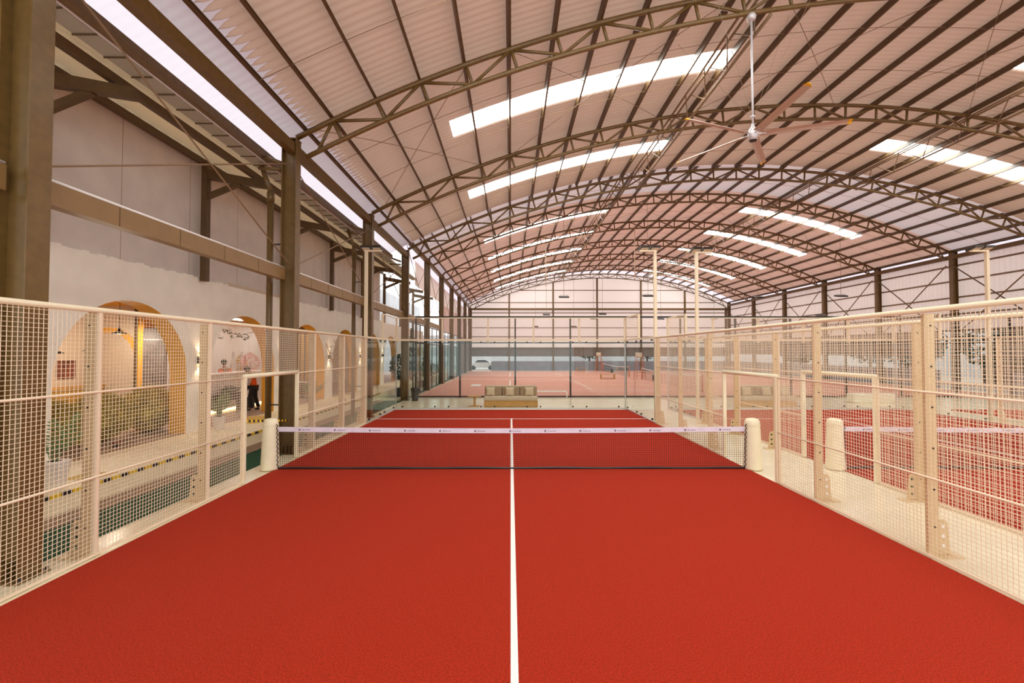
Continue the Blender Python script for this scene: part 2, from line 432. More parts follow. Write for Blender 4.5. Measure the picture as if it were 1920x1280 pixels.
# longitudinal bridging trusses
def bridging(X, label):
    t = thing('bridging_truss', (X, 1.5, 11), label, 'roof truss', 'lengthwise lattice trusses')
    for y0, y1, ap in ((1.5, 13.5, AF), (13.5, 49.5, AR)):
        zt, zb = zarc(X, RT, ap) - .06, zarc(X, RB, ap)
        zb -= .10
        for dx in (-.24, -.06): MB().tube((X + dx, y0, zt), (X + dx, y1, zt), .036).build('upper_tube', 'rod', t, True)
        MB().tube((X + .12, y0, zb), (X + .12, y1, zb), .045).build('lower_tube', 'rod', t, True)
        nn = int((y1 - y0) / 1.5)
        for i in range(nn):
            a = (X - .24, y0 + i * 1.5, zt); b = (X + .12, y0 + i * 1.5 + .75, zb); c = (X - .06, y0 + i * 1.5 + 1.5, zt)
            MB().path([a, b, c], .02, 6).build('lattice_rod', 'rod', t)
bridging(6.45, 'lengthwise lattice truss left of the roof crown')
bridging(18.0, 'lengthwise lattice truss on the right roof slope')

# crossed roof bracing rods
def rodbrace(x0, x1, y0, y1, apex, label):
    t = thing('roof_brace', ((x0 + x1) / 2, (y0 + y1) / 2, apex - 1), label, 'brace', 'crossed bracing rods')
    for a, b in ((y0, y1), (y1, y0)):
        pts = []
        for k in range(13):
            x = x0 + (x1 - x0) * k / 12; pts.append((x, a + (b - a) * k / 12, zarc(x, RT, apex) - .02))
        MB().path(pts, .009, 5).build('rod', 'rod', t)
for y0, y1, ap, w in ((1.5, 7.5, AF, 'between the first and second trusses'), (19.5, 25.5, AR, 'between the fourth and fifth trusses')):
    for x0, x1, v in ((-4.9, -1.1, 'beside the left eave'), (-.05, 5.8, 'across the left skylight'), (6.9, 12.6, 'right of the roof crown'), (12.7, 17.8, 'left of the right slope'), (18.2, 23.8, 'low on the right slope')):
        rodbrace(x0, x1, y0, y1, ap, 'thin crossed bracing rods %s %s' % (v, w))

# ------------------------------------------------------------------ steel columns
def column(x, y, h, label, group, side):
    t = thing('steel_column', (x, y, 0), label, 'column', group)
    x0, x1 = x - .18, x + .18
    MB().box(x0 + .018, x1 - .018, y - .006, y + .006, .02, h).build('web', 'steel', t)
    MB().box(x1 - .018, x1, y - .125, y + .125, .02, h).build('flange', 'steel', t)
    MB().box(x0, x0 + .018, y - .125, y + .125, .02, h).build('flange', 'steel', t)
    MB().box(x0 - .05, x1 + .05, y - .18, y + .18, 0, .022).build('base_plate', 'steel', t)
    MB().box(x0 - .01, x1 + .01, y - .135, y + .135, h, h + .02).build('cap_plate', 'steel', t)
    mb = MB()
    for dx in (-.1, .0, .1): mb.box(x + dx - .006, x + dx + .006, y - .12, y - .006, .02, .2)
    mb.build('stiffener', 'steel', t)
    mb = MB()
    for dx in (-.22, .22):
        for dy in (-.14, .14): mb.tube((x + dx, y + dy, .02), (x + dx, y + dy, .06), .014, 6)
    mb.build('anchor_bolt', 'clip', t)
    return t
XL, XR = -5.48, 29.2
HL = zarc(-5.4, RT, AF) - .05; HLr = zarc(-5.4, RT, AR) - .05; HR = zarc(29.0, RT, AF) + .05; HRr = zarc(29.0, RT, AR) + .05
column(XL, -4.5, HL, 'big brown steel H column at the left edge, nearest the camera', 'columns of the left row', -1)
for k, y in enumerate(YC):
    nm = ['beside the net, second in the left row', 'beside the far end of the court, third in the left row', 'behind the end glass corner, fourth in the left row'] + ['in the rear hall, %s in the left row' % ORD[j] for j in range(4, 9)] + ['in the far left corner of the rear hall']
    column(XL, y, HL if k < 3 else HLr, 'brown steel H column ' + nm[k], 'columns of the left row', -1)
    if k >= 2:
        column(XR, y, HR if k < 3 else HRr, 'brown steel H column on the right cladding wall, %s from the end wall' % ORD[8 - k], 'columns of the right row', 1)

# eave beams, struts and gutter
def ibeam(x, z, y0, y1, w, h, name, m, label, cat, group=None):
    t = .014; P = [(-w, -h), (w, -h), (w, -h + t), (t / 2, -h + t), (t / 2, h - t), (w, h - t), (w, h), (-w, h), (-w, h - t), (-t / 2, h - t), (-t / 2, -h + t), (-w, -h + t)]
    return tag(MB().ext([(x + a, y0, z + b) for a, b in P], (0, y1 - y0, 0)).build(name, m), label, cat, group)
tag(MB().box(-5.53, -5.33, -10.4, 13.4, 7.42, 7.66).build('eave_beam', 'steel'), 'brown eave beam along the left column tops under the near roof', 'beam', 'eave beams')
tag(MB().box(-5.53, -5.33, 13.6, 49.5, 8.27, 8.51).build('eave_beam', 'steel'), 'brown eave beam along the left column tops under the rear roof', 'beam', 'eave beams')
tag(MB().box(29.0, 29.2, 13.6, 49.5, 8.6, 8.85).build('eave_beam', 'steel'), 'brown eave beam along the right column tops under the rear roof', 'beam', 'eave beams')
tag(MB().box(-6.24, -6.12, -10.4, 13.4, 7.33, 7.52).build('eave_strut', 'steel'), 'brown edge purlin between the clear eave sheet and gutter', 'purlin')
for k in range(3):
    y = YC[k]
    o = thing('eave_bracket', (-5.9, y, 7.4), 'cream bracket tube from column top to edge purlin, %s column' % ORD[k + 1], 'bracket', 'eave bracket tubes')
    MB().tube((-5.72, y, 7.2), (-6.3, y + .02, 7.42), .05).build('upper_tube', 'steel', o, True)
    MB().tube((-5.72, y, 7.05), (-6.3, y + .02, 7.08), .04).build('lower_tube', 'steel', o, True)
# gutter with straps
g = thing('gutter', (-6.5, 1.5, 7.2), 'zinc grey box gutter with brown straps between the two roofs', 'gutter')
MB().box(-6.58, -6.26, -10.4, 20, 7.28, 7.30).build('trough', 'zinc', g)
MB().box(-6.27, -6.255, -10.4, 20, 7.30, 7.36).build('lip', 'white', g)
MB().box(-6.60, -6.58, -10.4, 20, 7.28, 7.46).build('lip', 'zinc', g)
for k in range(44):
    y = -8.6 + k * .52
    MB().box(-6.61, -6.24, y - .012, y + .012, 7.262, 7.28).build('strap', 'steel_d', g)
# lean-to roof over the arcade
mb = MB()
nn = 150
for j in range(nn + 1):
    y = -10.5 + 30.5 * j / nn
    for k in range(5):
        x = -6.6 - 2.3 * k / 4; mb.v.append((x, y, 7.50 + .50 * k / 4 + .02 * math.cos(j * math.pi)))
for j in range(nn):
    for k in range(4):
        a = j * 5 + k; mb.f.append((a, a + 1, a + 6, a + 5))
struct(mb.build('ceiling_lean_to', 'lean', None, True))
for i, (x, z) in enumerate(((-7.2, 7.46), (-8.55, 7.78))):
    tag(MB().box(x - .06, x + .06, -10.4, 20, z - .1, z + .06).build('purlin', 'steel_d'), 'dark brown purlin under the tan lean-to roof, %s from the gutter' % ORD[i], 'purlin', 'purlins of the lean-to roof')
# posts and knee-braced rafters on the arcade wall
AY = [.6 + 4.35 * n for n in range(8)]
for i in range(8):
    y = AY[0] - 2.17 + 4.35 * i
    t = thing('wall_post', (-8.5, y, 4.5), 'brown post with knee-braced rafter on the grey upper wall, %s from the camera' % ORD[i], 'post', 'knee-braced wall posts')
    MB().box(-8.56, -8.40, y - .08, y + .08, 4.45, 7.75).build('post', 'steel_d', t)
    MB().ext([(-8.5, y - .07, 7.30), (-6.75, y - .07, 7.02), (-6.75, y - .07, 7.22), (-8.5, y - .07, 7.56)], (0, .14, 0)).build('rafter', 'steel_d', t)
    MB().ext([(-8.45, y - .05, 6.72), (-7.5, y - .05, 7.12), (-7.55, y - .05, 7.24), (-8.45, y - .05, 6.88)], (0, .1, 0)).build('knee_brace', 'steel_d', t)
# girder along the left columns, one length per bay
gy = [-10.5, -4.5] + YC[:5]
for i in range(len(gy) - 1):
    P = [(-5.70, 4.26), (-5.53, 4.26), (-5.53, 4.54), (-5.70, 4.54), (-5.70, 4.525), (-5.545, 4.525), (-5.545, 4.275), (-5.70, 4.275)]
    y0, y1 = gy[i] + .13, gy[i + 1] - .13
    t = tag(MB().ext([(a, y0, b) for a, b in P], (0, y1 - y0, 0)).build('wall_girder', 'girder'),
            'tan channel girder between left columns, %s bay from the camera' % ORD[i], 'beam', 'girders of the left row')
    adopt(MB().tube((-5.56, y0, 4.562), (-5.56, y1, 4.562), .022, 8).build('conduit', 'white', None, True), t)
    for q in range(1, 5):
        y = y0 + (y1 - y0) * q / 5; adopt(MB().box(-5.531, -5.526, y - .004, y + .004, 4.262, 4.538).build('joint', 'steel_d'), t)
# X bracing on the left columns
cy = [-4.5] + YC
for i in range(9):
    a, b = cy[i], cy[i + 1]; zt = 7.15 if i < 3 else 8.1
    t = thing('cross_brace', (-5.45, (a + b) / 2, 5.8), 'crossed steel tie rods between left columns, %s bay from the camera' % ORD[i], 'brace', 'cross braces of the left row')
    MB().path([(-5.46, a + .1, 4.62), (-5.46, b - .1, zt)], .016, 6).build('tie_rod', 'rod', t)
    MB().path([(-5.43, a + .1, zt), (-5.43, b - .1, 4.62)], .016, 6).build('tie_rod', 'rod', t)
for i in range(2, 8):
    a, b = YC[i], YC[i + 1]
    t = thing('cross_brace', (29.0, (a + b) / 2, 5.8), 'crossed dark steel braces on the right cladding wall, %s bay from the end wall' % ORD[7 - i], 'brace', 'cross braces of the right row')
    MB().path([(28.95, a + .15, 3.4), (28.95, b - .15, 8.2)], .035, 6).build('tie_rod', 'steel_d', t)
    MB().path([(28.88, a + .15, 8.2), (28.88, b - .15, 3.4)], .035, 6).build('tie_rod', 'steel', t)
# rain pipes
for y, w in ((1.72, 'beside the column next to the net'), (7.72, 'beside the third left column')):
    t = thing('rain_pipe', (-6.0, y, 0), 'brown round rain pipe ' + w, 'pipe', 'rain pipes')
    MB().tube((-6.1, y, .02), (-6.1, y, 6.3), .075, 14).build('pipe', 'steel', t, True)
    MB().tube((-6.1, y, 6.3), (-6.1, y, 6.55), .088, 14).build('collar', 'steel', t, True)
    MB().tube((-6.1, y, 6.55), (-6.35, y, 7.25), .062, 12).build('upper_pipe', 'steel', t, True)
    for z in (1.15, 5.2): MB().box(-6.1, -5.64, y - .03, y + .03, z, z + .03).build('pipe_clamp', 'clip', t)

# ------------------------------------------------------------------ left arcade wall
WX0, WX1 = -8.6, -9.05          # outer and inner face
AR_, ASP = 1.72, 1.93           # arch half width and springing height
Y0W, Y1W, ZT = -8.0, 34.0, 4.5
def arch_pts(yc, n=24):
    p = [(yc - AR_, .336)]
    for k in range(n + 1):
        a = math.pi - math.pi * k / n; p.append((yc + AR_ * math.cos(a), ASP + AR_ * math.sin(a)))
    p.append((yc + AR_, .336)); return p
def arcade_face(x):
    mb = MB(); prev = Y0W
    for yc in AY:
        mb.quad((x, prev, .3), (x, yc - AR_, .3), (x, yc - AR_, ZT), (x, prev, ZT))
        P = arch_pts(yc)[1:-1]
        for (a, za), (b, zb) in zip(P[:-1], P[1:]): mb.quad((x, a, za), (x, b, zb), (x, b, ZT), (x, a, ZT))
        prev = yc + AR_
    mb.quad((x, prev, .3), (x, Y1W, .3), (x, Y1W, ZT), (x, prev, ZT)); return mb
struct(arcade_face(WX0).build('wall_left', 'plaster'))
struct(arcade_face(WX1).build('wall_left_inner', 'gold'))
for i, yc in enumerate(AY):
    mb = MB(); P = arch_pts(yc)
    for (a, za), (b, zb) in zip(P[:-1], P[1:]): mb.quad((WX0, a, za), (WX0, b, zb), (WX1, b, zb), (WX1, a, za))
    struct(mb.build('trim_arch_reveal_%d' % (i + 1), 'gold', None, True))
# broken plaster edge on top of the arcade
mb = MB(); y = Y0W
while y < 20:
    d = random.uniform(.05, .16); h = random.uniform(.0, .07)
    mb.box(WX1 + .3, WX0 - .002 + random.uniform(-.02, 0), y, y + d, ZT - .01, ZT + h); y += d
struct(mb.build('trim_plaster_edge', 'plaster'))
mb = MB(); mb.box(-8.95, -8.72, Y0W, 20, 4.4, 7.9)
struct(mb.build('wall_left_upper', 'grey'))
mb = MB()
for k in range(14):
    y = Y0W + k * 2.1; mb.box(-8.722, -8.716, y - .004, y + .004, 4.5, 7.8)
struct(mb.build('trim_panel_joints', 'deck'))
mb = MB(); mb.box(-8.74, -8.60, 4.0, 7.0, ZT, ZT + .10)
struct(mb.build('trim_exposed_strip', 'beige'))
# interior of the arcade
struct(MB().box(-12.8, -12.6, Y0W, 34, .3, 4.4).build('wall_arcade_back', 'beige'))
struct(MB().box(-12.7, WX1, Y0W, 34, 3.9, 4.0).build('ceiling_arcade', 'gold'))
struct(MB().box(-12.6, WX1, -3.0, -2.9, .336, 3.9).build('wall_room_end', 'beige'))

# ------------------------------------------------------------------ mesh fences
def fence(X, o, label, ys=(-6, -4, -2, 2, 4, 6), gate=(-1.02, 1.06), print_pads=False):
    """o: side (+1/-1) on which the posts stand"""
    t = thing('mesh_fence', (X, 0, 0), label, 'fence')
    y0, y1 = ys[0], ys[-1]
    MB().tube((X, y0, 3.0), (X, y1, 3.0), .034, 12).build('top_rail', 'fence', t, True)
    for z in (2.0, .97):
        for a, b in ((y0, gate[0]), (gate[1], y1)):
            MB().tube((X - o * .012, a, z), (X - o * .012, b, z), .015, 8).build('mid_rail', 'wire', t, True)
    for a, b in ((y0, gate[0]), (gate[1], y1)):
        MB().box(X - .012, X + .012, a, b, .012, .042).build('bottom_rail', 'wire', t)
    for y in ys:
        p = MB(); xa, xb = sorted((X + o * .03, X + o * .15))
        p.box(xa, xb, y - .026, y + .026, .012, 2.96)
        p = p.build('post', 'post', t)
        if o < 0: MB().box(X - .02, X + .02, y - .02, y + .02, .012, 2.97).build('panel_frame', 'wire', t)
        x1, x3 = X + o * .15, X + o * .305
        # gusset plate with three round holes
        n = 10; zs = (.12, .24, .36); xc = X + o * .22; rh = .024
        g = MB()
        g.ext([(x1, y - .008, .02), (x3, y - .008, .02), (x3 - o * .035, y - .008, .40), (x3 - o * .06, y - .008, .44), (x1, y - .008, .44)], (0, .016, 0))
        g = g.build('gusset', 'post', p)
        for z in zs:
            MB().ext([(xc + rh * math.cos(2 * math.pi * k / n), y - .0095, z + rh * math.sin(2 * math.pi * k / n)) for k in range(n)], (0, .019, 0)).build('bolt_hole', 'white' if o > 0 else 'leafd', p)
        MB().box(min(X + o * .0, X + o * .40), max(X, X + o * .40), y - .09, y + .09, .001, .016).build('base_plate', 'post', p)
        mb = MB()
        for z in (.35, .8, 1.3, 1.8, 2.3, 2.8): mb.box(X + o * .1 - .01, X + o * .1 + .01, y - .033, y - .025, z, z + .02)
        mb.build('bolt', 'clip', p)
    spans = []
    pts = [v for v in ys if v < gate[0]] + [gate[0]]
    spans += [(a, b, .04) for a, b in zip(pts[:-1], pts[1:])]
    pts = [gate[1]] + [v for v in ys if v > gate[1]]
    spans += [(a, b, .04) for a, b in zip(pts[:-1], pts[1:])]
    spans.append((gate[0], gate[1], 2.02))
    for a, b, zb in spans:
        mb = MB(); ny = max(2, round((b - a) / .05)); nz = round((2.97 - zb) / .05)
        for k in range(1, ny): y = a + (b - a) * k / ny; mb.bar((X, y, zb), (X, y, 2.97), .0032)
        for k in range(0, nz): z = zb + (2.97 - zb) * (k + .5) / nz; mb.bar((X - o * .005, a, z), (X - o * .005, b, z), .0034)
        mb.build('wire_mesh', 'wire', t)
    for y in gate:
        j = MB().box(X - .04, X + .04, y - .036, y + .036, .012, 2.0).build('gate_jamb', 'pad', t, bevel=.012)
        if y == gate[0]:
            MB().box(X - .02, X + .02, y - .075, y - .035, .012, 2.0).build('panel_frame', 'fence', t)
        if print_pads:
            mb = MB(); z = 1.25
            for k in range(9):
                w = random.uniform(.02, .04)
                mb.box(X - .022, X + .005, y - .0375, y - .0365, z, z + .012); mb.box(X - .022, X - .012, y - .0375, y - .0365, z, z + w)
                z -= .06
            mb.build('print_mark', 'padm', j)
    MB().tube((X, gate[0] - .03, 2.02), (X, gate[1] + .03, 2.02), .045, 12).build('gate_header', 'pad', t, True)
    return t
fence(-5.06, -1, 'cream wire mesh fence with padded gate opening along the left of the near court')
fence(5.07, 1, 'cream wire mesh fence with padded gate opening along the right of the near court')
fence(6.95, -1, 'cream mesh fence on the near side of the neighbouring court', print_pads=True)
fence(17.0, 1, 'cream mesh fence on the far side of the neighbouring court')
fence(18.86, -1, 'cream mesh fence of the outermost court by the cladding wall')

# ------------------------------------------------------------------ court nets
def court_net(X0, X1, label, padlab):
    t = thing('court_net', ((X0 + X1) / 2, 0, 0), label, 'net')
    n = round((X1 - X0) / .045)
    def top(x): return .90 - .035 * math.sin(math.pi * (x - X0) / (X1 - X0)) 
    mb = MB()
    for k in range(n + 1):
        x = X0 + (X1 - X0) * k / n; mb.bar((x, 0, .03), (x, 0, top(x) - .05), .0026)
    for k in range(18):
        pts = []
        for q in range(13):
            x = X0 + (X1 - X0) * q / 12; pts.append((x, -.002, .03 + (top(x) - .10) * k / 17))
        mb.path(pts, .0026, 4, False, math.pi / 4)
    mb.build('netting', 'net', t)
    mb = MB(); Q = 24
    for q in range(Q):
        xa = X0 + (X1 - X0) * q / Q; xb = X0 + (X1 - X0) * (q + 1) / Q
        mb.ext([(xa, -.008, top(xa) - .10), (xa, -.008, top(xa)), (xa, .008, top(xa)), (xa, .008, top(xa) - .10)], (xb - xa, 0, top(xb) - top(xa)))
    tp = mb.build('tape', 'tape', t)
    mb = MB(); x = X0 + .45
    while x < X1 - .3:                                   # faint printed marks: a small emblem and a run of letters
        z = top(x) - .055
        mb.ext([(x + .022 * math.cos(2 * math.pi * k / 8), -.0095, z + .022 * math.sin(2 * math.pi * k / 8)) for k in range(8)], (0, .001, 0))
        for k in range(9):
            a = x + .05 + k * .02; h = random.uniform(.008, .014)
            mb.box(a, a + .012, -.0095, -.0085, z - h, z + h - .004)
        x += .745
    mb.build('print_mark', 'tapem', tp)
    mb = MB(); x = X0
    MB().path([(X0 + (X1 - X0) * q / 20, -.015, .034 + .006 * math.sin(q * 1.7)) for q in range(21)], .022, 6).build('bottom_cord', 'black', t)
    for X, s in ((X0, -1), (X1, 1)):
        p = thing('net_post', (X + s * .17, 0, 0), padlab[0 if s < 0 else 1], 'net post')
        MB().lathe((X + s * .17, 0, .012), [(.185, 0), (.185, .03), (.172, .3), (.158, .7), (.15, .96), (.142, 1.02), (.11, 1.055), (.05, 1.07)], 24).build('padding', 'pad', p, True)
        MB().lathe((X + s * .17, 0, .93), [(.156, 0), (.159, .012), (.156, .024)], 24, False).build('strap', 'pad', p, True)
        pts = []
        for k in range(40):
            z = .05 + .92 * k / 39; r = .185 - .03 * z
            pts.append((X + s * .17 - s * (r + .006), -.05 + .03 * math.sin(k * 1.57), z))
        MB().path(pts, .008, 5).build('lacing', 'net', p)
    return t
court_net(-4.93, 4.98, 'dark court net with lavender white tape across the near red court',
          ('cream padded net post at the left end of the near net', 'cream padded net post at the right end of the near net'))
court_net(7.08, 16.85, 'court net with white tape across the neighbouring court',
          ('cream padded net post of the neighbouring net beside the passage', 'cream padded net post at the far end of the neighbouring net'))

# ------------------------------------------------------------------ glass ends of the padel courts
def glass_end(XA, XB, label, sides=True):
    Y = 10.0
    t = thing('glass_wall', ((XA + XB) / 2, Y, 0), label, 'glass wall')
    n = 5
    for k in range(n):
        a = XA + (XB - XA) * k / n; b = XA + (XB - XA) * (k + 1) / n
        g = MB().box(a + .004, b - .004, Y - .006, Y + .006, .03, 2.98).build('glass_pane', 'glass', t)
        for x in (a + .3, b - .3):
            for z in (.10, 2.92): MB().box(x - .03, x + .03, Y - .02, Y + .03, z - .03, z + .03).build('clip', 'clip', g)
        mb = MB(); nx = round((b - a) / .05)
        for q in range(nx): x = a + (b - a) * (q + .5) / nx; mb.bar((x, Y, 3.06), (x, Y, 3.97), .0026)
        for q in range(18): z = 3.06 + .91 * (q + .5) / 18; mb.bar((a, Y, z), (b, Y, z), .0026)
        mb.build('wire_mesh', 'wire', t)
    for k in range(n + 1):
        a = XA + (XB - XA) * k / n
        MB().box(a - .035, a + .035, Y + .05, Y + .13, 2.9, 4.0).build('upper_post', 'fence', t)
    for k in (0, n):
        a = XA + (XB - XA) * k / n
        MB().box(a - .02, a + .02, Y + .03, Y + .07, 0, 2.9).build('corner_edge', 'alu', t)
    MB().box(XA - .05, XB + .05, Y - .02, Y + .05, 2.98, 3.06).build('middle_rail', 'fence', t)
    MB().box(XA, XB, Y - .02, Y + .02, 3.97, 4.01).build('top_rail', 'fence', t)
    MB().box(XA, XB, Y - .03, Y + .05, .0, .045).build('sill', 'alu', t)
    if sides:
        for X, s in ((XA, -1), (XB, 1)):
            for a, b in ((6.06, 8.0), (8.0, 9.98)):
                g = MB().box(X - .006, X + .006, a + .004, b - .004, .03, 2.98).build('glass_pane', 'glass', t)
                for y in (a + .3, b - .3):
                    for z in (.10, 2.92): MB().box(X - .03, X + .03, y - .03, y + .03, z - .03, z + .03).build('clip', 'clip', g)
            MB().box(X - .03, X + .03, 6.02, 10, 2.98, 3.04).build('middle_rail', 'fence', t)
            MB().box(X - .02, X + .02, 6.02, 10, 0, .04).build('sill', 'alu', t)
            mb = MB()
            for q in range(40): y = 8 + 2 * (q + .5) / 40; mb.bar((X, y, 3.06), (X, y, 3.97), .0026)
            for q in range(18): z = 3.06 + .91 * (q + .5) / 18; mb.bar((X, 8, z), (X, 10, z), .0026)
            mb.build('wire_mesh', 'wire', t)
            MB().box(X - .02, X + .02, 8, 10, 3.97, 4.01).build('top_rail', 'fence', t)
            MB().box(X + s * .02 - .04, X + s * .02 + .04, 7.97, 8.03, 2.98, 4.0).build('upper_post', 'fence', t)
glass_end(-5.04, 5.05, 'clear glass end wall with cream mesh on top behind the near court')
glass_end(6.95, 16.98, 'clear glass end wall with cream mesh on top behind the neighbouring court')

# ------------------------------------------------------------------ light poles of the padel courts
def light_pole(x, y, s, label):
    t = thing('light_pole', (x, y, 0), label, 'light pole')
    MB().box(x - .05, x + .05, y - .05, y + .05, .016, 6.1).build('pole', 'fence', t)
    MB().box(x - .14, x + .14, y - .14, y + .14, .0, .016).build('base_plate', 'fence', t)
    MB().box(x - .5 * (s < 0) - .05, x + .5 * (s > 0) + .05, y - .05, y + .05, 6.1, 6.16).build('bracket', 'fence', t)
    for q in (0.0, .38):
        h = MB().ext([(x + s * q - .17, y - .15, 6.24), (x + s * q + .17, y - .15, 6.24), (x + s * q + .17, y + .2, 6.14), (x + s * q - .17, y + .2, 6.14)], (0, .02, .07)).build('floodlight', 'clip', t)
        MB().ext([(x + s * q - .14, y - .12, 6.226), (x + s * q + .14, y - .12, 6.226), (x + s * q + .14, y + .17, 6.143), (x + s * q - .14, y + .17, 6.143)], (0, 0, -.006)).build('lens', 'cream', h)
light_pole(-5.2, 6.42, 1, 'tall cream floodlight pole at the left fence')
light_pole(5.2, 6.4, -1, 'tall cream floodlight pole at the right fence of the near court')
light_pole(6.8, 6.65, 1, 'tall cream floodlight pole at the near fence of the neighbouring court')
light_pole(17.15, 6.35, -1, 'tall cream floodlight pole at the far fence of the neighbouring court')

# ------------------------------------------------------------------ black chain-link fence between passage and hard courts
YF = 14.85
t = thing('chain_link_fence', (12, YF, 0), 'tall black chain-link fence between the cream passage and hard courts', 'fence')
x = -5.76 + .12
XS = [-5.2] + [-2.78 + 3.03 * k for k in range(11)] + [29.0]
for x in XS: MB().box(x - .045, x + .045, YF - .045, YF + .045, 0, 4.45).build('post', 'black', t)
for z, h in ((4.42, .09), (3.0, .06), (.06, .07)): MB().box(XS[0], XS[-1], YF - .03, YF + .03, z - h / 2, z + h / 2).build('rail', 'black', t)
for a, b in zip(XS[:-1], XS[1:]):
    mb = MB(); w = b - a; H = 4.36; d = .11
    k = -int(H / d)
    while k * d < w:
        x0, z0 = a + k * d, .08; x1, z1 = x0 + H, .08 + H
        if x0 < a: z0 += a - x0; x0 = a
        if x1 > b: z1 -= x1 - b; x1 = b
        if x1 > x0:
            mb.path([(x0, YF, z0), (x1, YF, z1)], .0022, 3, False)
            mb.path([(a + b - x0, YF + .003, z0), (a + b - x1, YF + .003, z1)], .0022, 3, False)
        k += 1
    mb.build('wire_mesh', 'chain', t)

# ------------------------------------------------------------------ sofas, table and passage furniture
def sofa(x, y, label):
    t = thing('sofa', (x, y, 0), label, 'sofa'); w = 1.22
    b = MB().box(x - w + .06, x + w - .06, y - .30, y + .42, .012, .29).build('base', 'wood', t)
    for s in (-1, 1): MB().box(x + s * (w - .03) - .03, x + s * (w - .03) + .03, y - .34, y + .45, 0, .27).build('end_board', 'wood', t)
    MB().box(x - w, x + w, y - .36, y + .42, .29, .48).build('seat', 'sofal', t, bevel=.05)
    MB().box(x - w, x + w, y + .30, y + .48, .30, .93).build('backrest', 'sofal', t, bevel=.05)
    for k in range(3):
        c = x + (k - 1) * .81
        MB().ext([(c - .395, y + .06, .48), (c + .395, y + .06, .48), (c + .395, y + .14, .90), (c - .395, y + .14, .90)], (0, .18, 0)).build('back_cushion', 'sofa', t, bevel=.05)
    return t
def pillow(x, y, z, label, s=.20):
    mb = MB(); n = 12
    for side in (-1, 1):
        i0 = len(mb.v)
        for i in range(n + 1):
            for j in range(n + 1):
                u = -1 + 2 * i / n; v = -1 + 2 * j / n
                th_ = .085 * (max(0, 1 - u ** 4) * max(0, 1 - v ** 4)) ** .5
                pin = 1 - .07 * (1 - abs(u * v))
                px_, pz = u * s * pin, v * s * pin
                mb.v.append((x + px_, y + side * th_ + .22 * pz, z + s + pz))
        for i in range(n):
            for j in range(n):
                a = i0 + i * (n + 1) + j; q = (a, a + 1, a + n + 2, a + n + 1)
                mb.f.append(q if side > 0 else q[::-1])
    return tag(mb.build('throw_pillow', 'pillow', None, True), label, 'pillow', 'throw pillows on the sofas')
sofa(.01, 10.95, 'taupe upholstered oak sofa behind the glass end of the near court')
pillow(-.93, 10.87, .485, 'sand square throw pillow at the left end of the near sofa')
pillow(-.04, 10.87, .485, 'sand square throw pillow in the middle of the near sofa')
pillow(.85, 10.87, .485, 'sand square throw pillow at the right end of the near sofa')
sofa(11.75, 10.95, 'taupe upholstered oak sofa behind the neighbouring court')
pillow(10.85, 10.87, .485, 'sand throw pillow at the left end of the sofa behind the neighbouring court')
pillow(11.75, 10.87, .485, 'sand throw pillow in the middle of the sofa behind the neighbouring court')
pillow(12.6, 10.87, .485, 'sand throw pillow at the right end of the sofa behind the neighbouring court')
def side_table(x, y, label):
    t = thing('side_table', (x, y, 0), label, 'side table', 'oak side tables')
    MB().box(x - .30, x + .30, y - .25, y + .25, .45, .49).build('table_top', 'wood', t, bevel=.008)
    MB().box(x - .05, x + .05, y - .05, y + .05, .03, .45).build('pedestal', 'wood', t)
    MB().box(x - .22, x + .22, y - .18, y + .18, 0, .03).build('foot', 'wood', t, bevel=.006)
side_table(-1.66, 10.95, 'small oak pedestal side table left of the near sofa')
t = thing('reflection_frame', (1.4, 14.2, 0), 'low white pipe shape standing in for a reflection right of the near sofa', 'reflection')  # bent white pipe shape stands in for a reflection
MB().path([(.6, 14.2, .0), (.6, 14.2, .40), (2.95, 14.2, .40), (3.0, 14.2, .34), (3.0, 14.2, 0)], .03, 8).build('reflection_pipe', 'white', t, True)
o = tag(MB().box(16.8, 18.9, 12.2, 12.7, 0, .45).build('bench_block', 'cream', bevel=.04), 'long cream bench block in the passage behind the neighbouring court', 'bench')
t = thing('trash_bin', (-4.88, 13.2, 0), 'charcoal round trash bin with black bag by the fourth left column', 'bin')
MB().lathe((-4.88, 13.2, 0), [(.145, 0), (.16, .02), (.20, .58), (.205, .60)], 20).build('bucket', 'bin', t, True)
MB().lathe((-4.88, 13.2, .50), [(.207, .0), (.222, .06), (.226, .14), (.20, .17), (.14, .10)], 20, False).build('bag', 'bag', t, True)

# ------------------------------------------------------------------ ceiling fan
FX, FY = 6.08, 1.5
FZ = 7.95
t = thing('ceiling_fan', (FX, FY, FZ), 'large silver five-blade ceiling fan hanging from the nearest truss', 'fan')
MB().lathe((FX, FY, 10.86), [(.03, -.02), (.10, .02), (.11, .10), (.08, .16)], 16).build('canopy', 'fanw', t, True)
MB().tube((FX, FY, FZ + .12), (FX, FY, 10.9), .026, 12).build('downrod', 'fanw', t, True)
MB().lathe((FX, FY, FZ - .14), [(.05, -.02), (.10, -.01), (.105, .06), (.12, .08), (.12, .2), (.09, .27), (.04, .34), (.03, .40)], 20).build('motor', 'fanw', t, True)
MB().lathe((FX, FY, FZ - .165), [(.085, -.01), (.09, .01)], 20).build('hub_cap', 'clip', t, True)
MB().lathe((FX, FY, FZ + .42), [(.028, 0), (.06, .01), (.06, .04), (.028, .05)], 12).build('guy_collar', 'fanw', t, True)
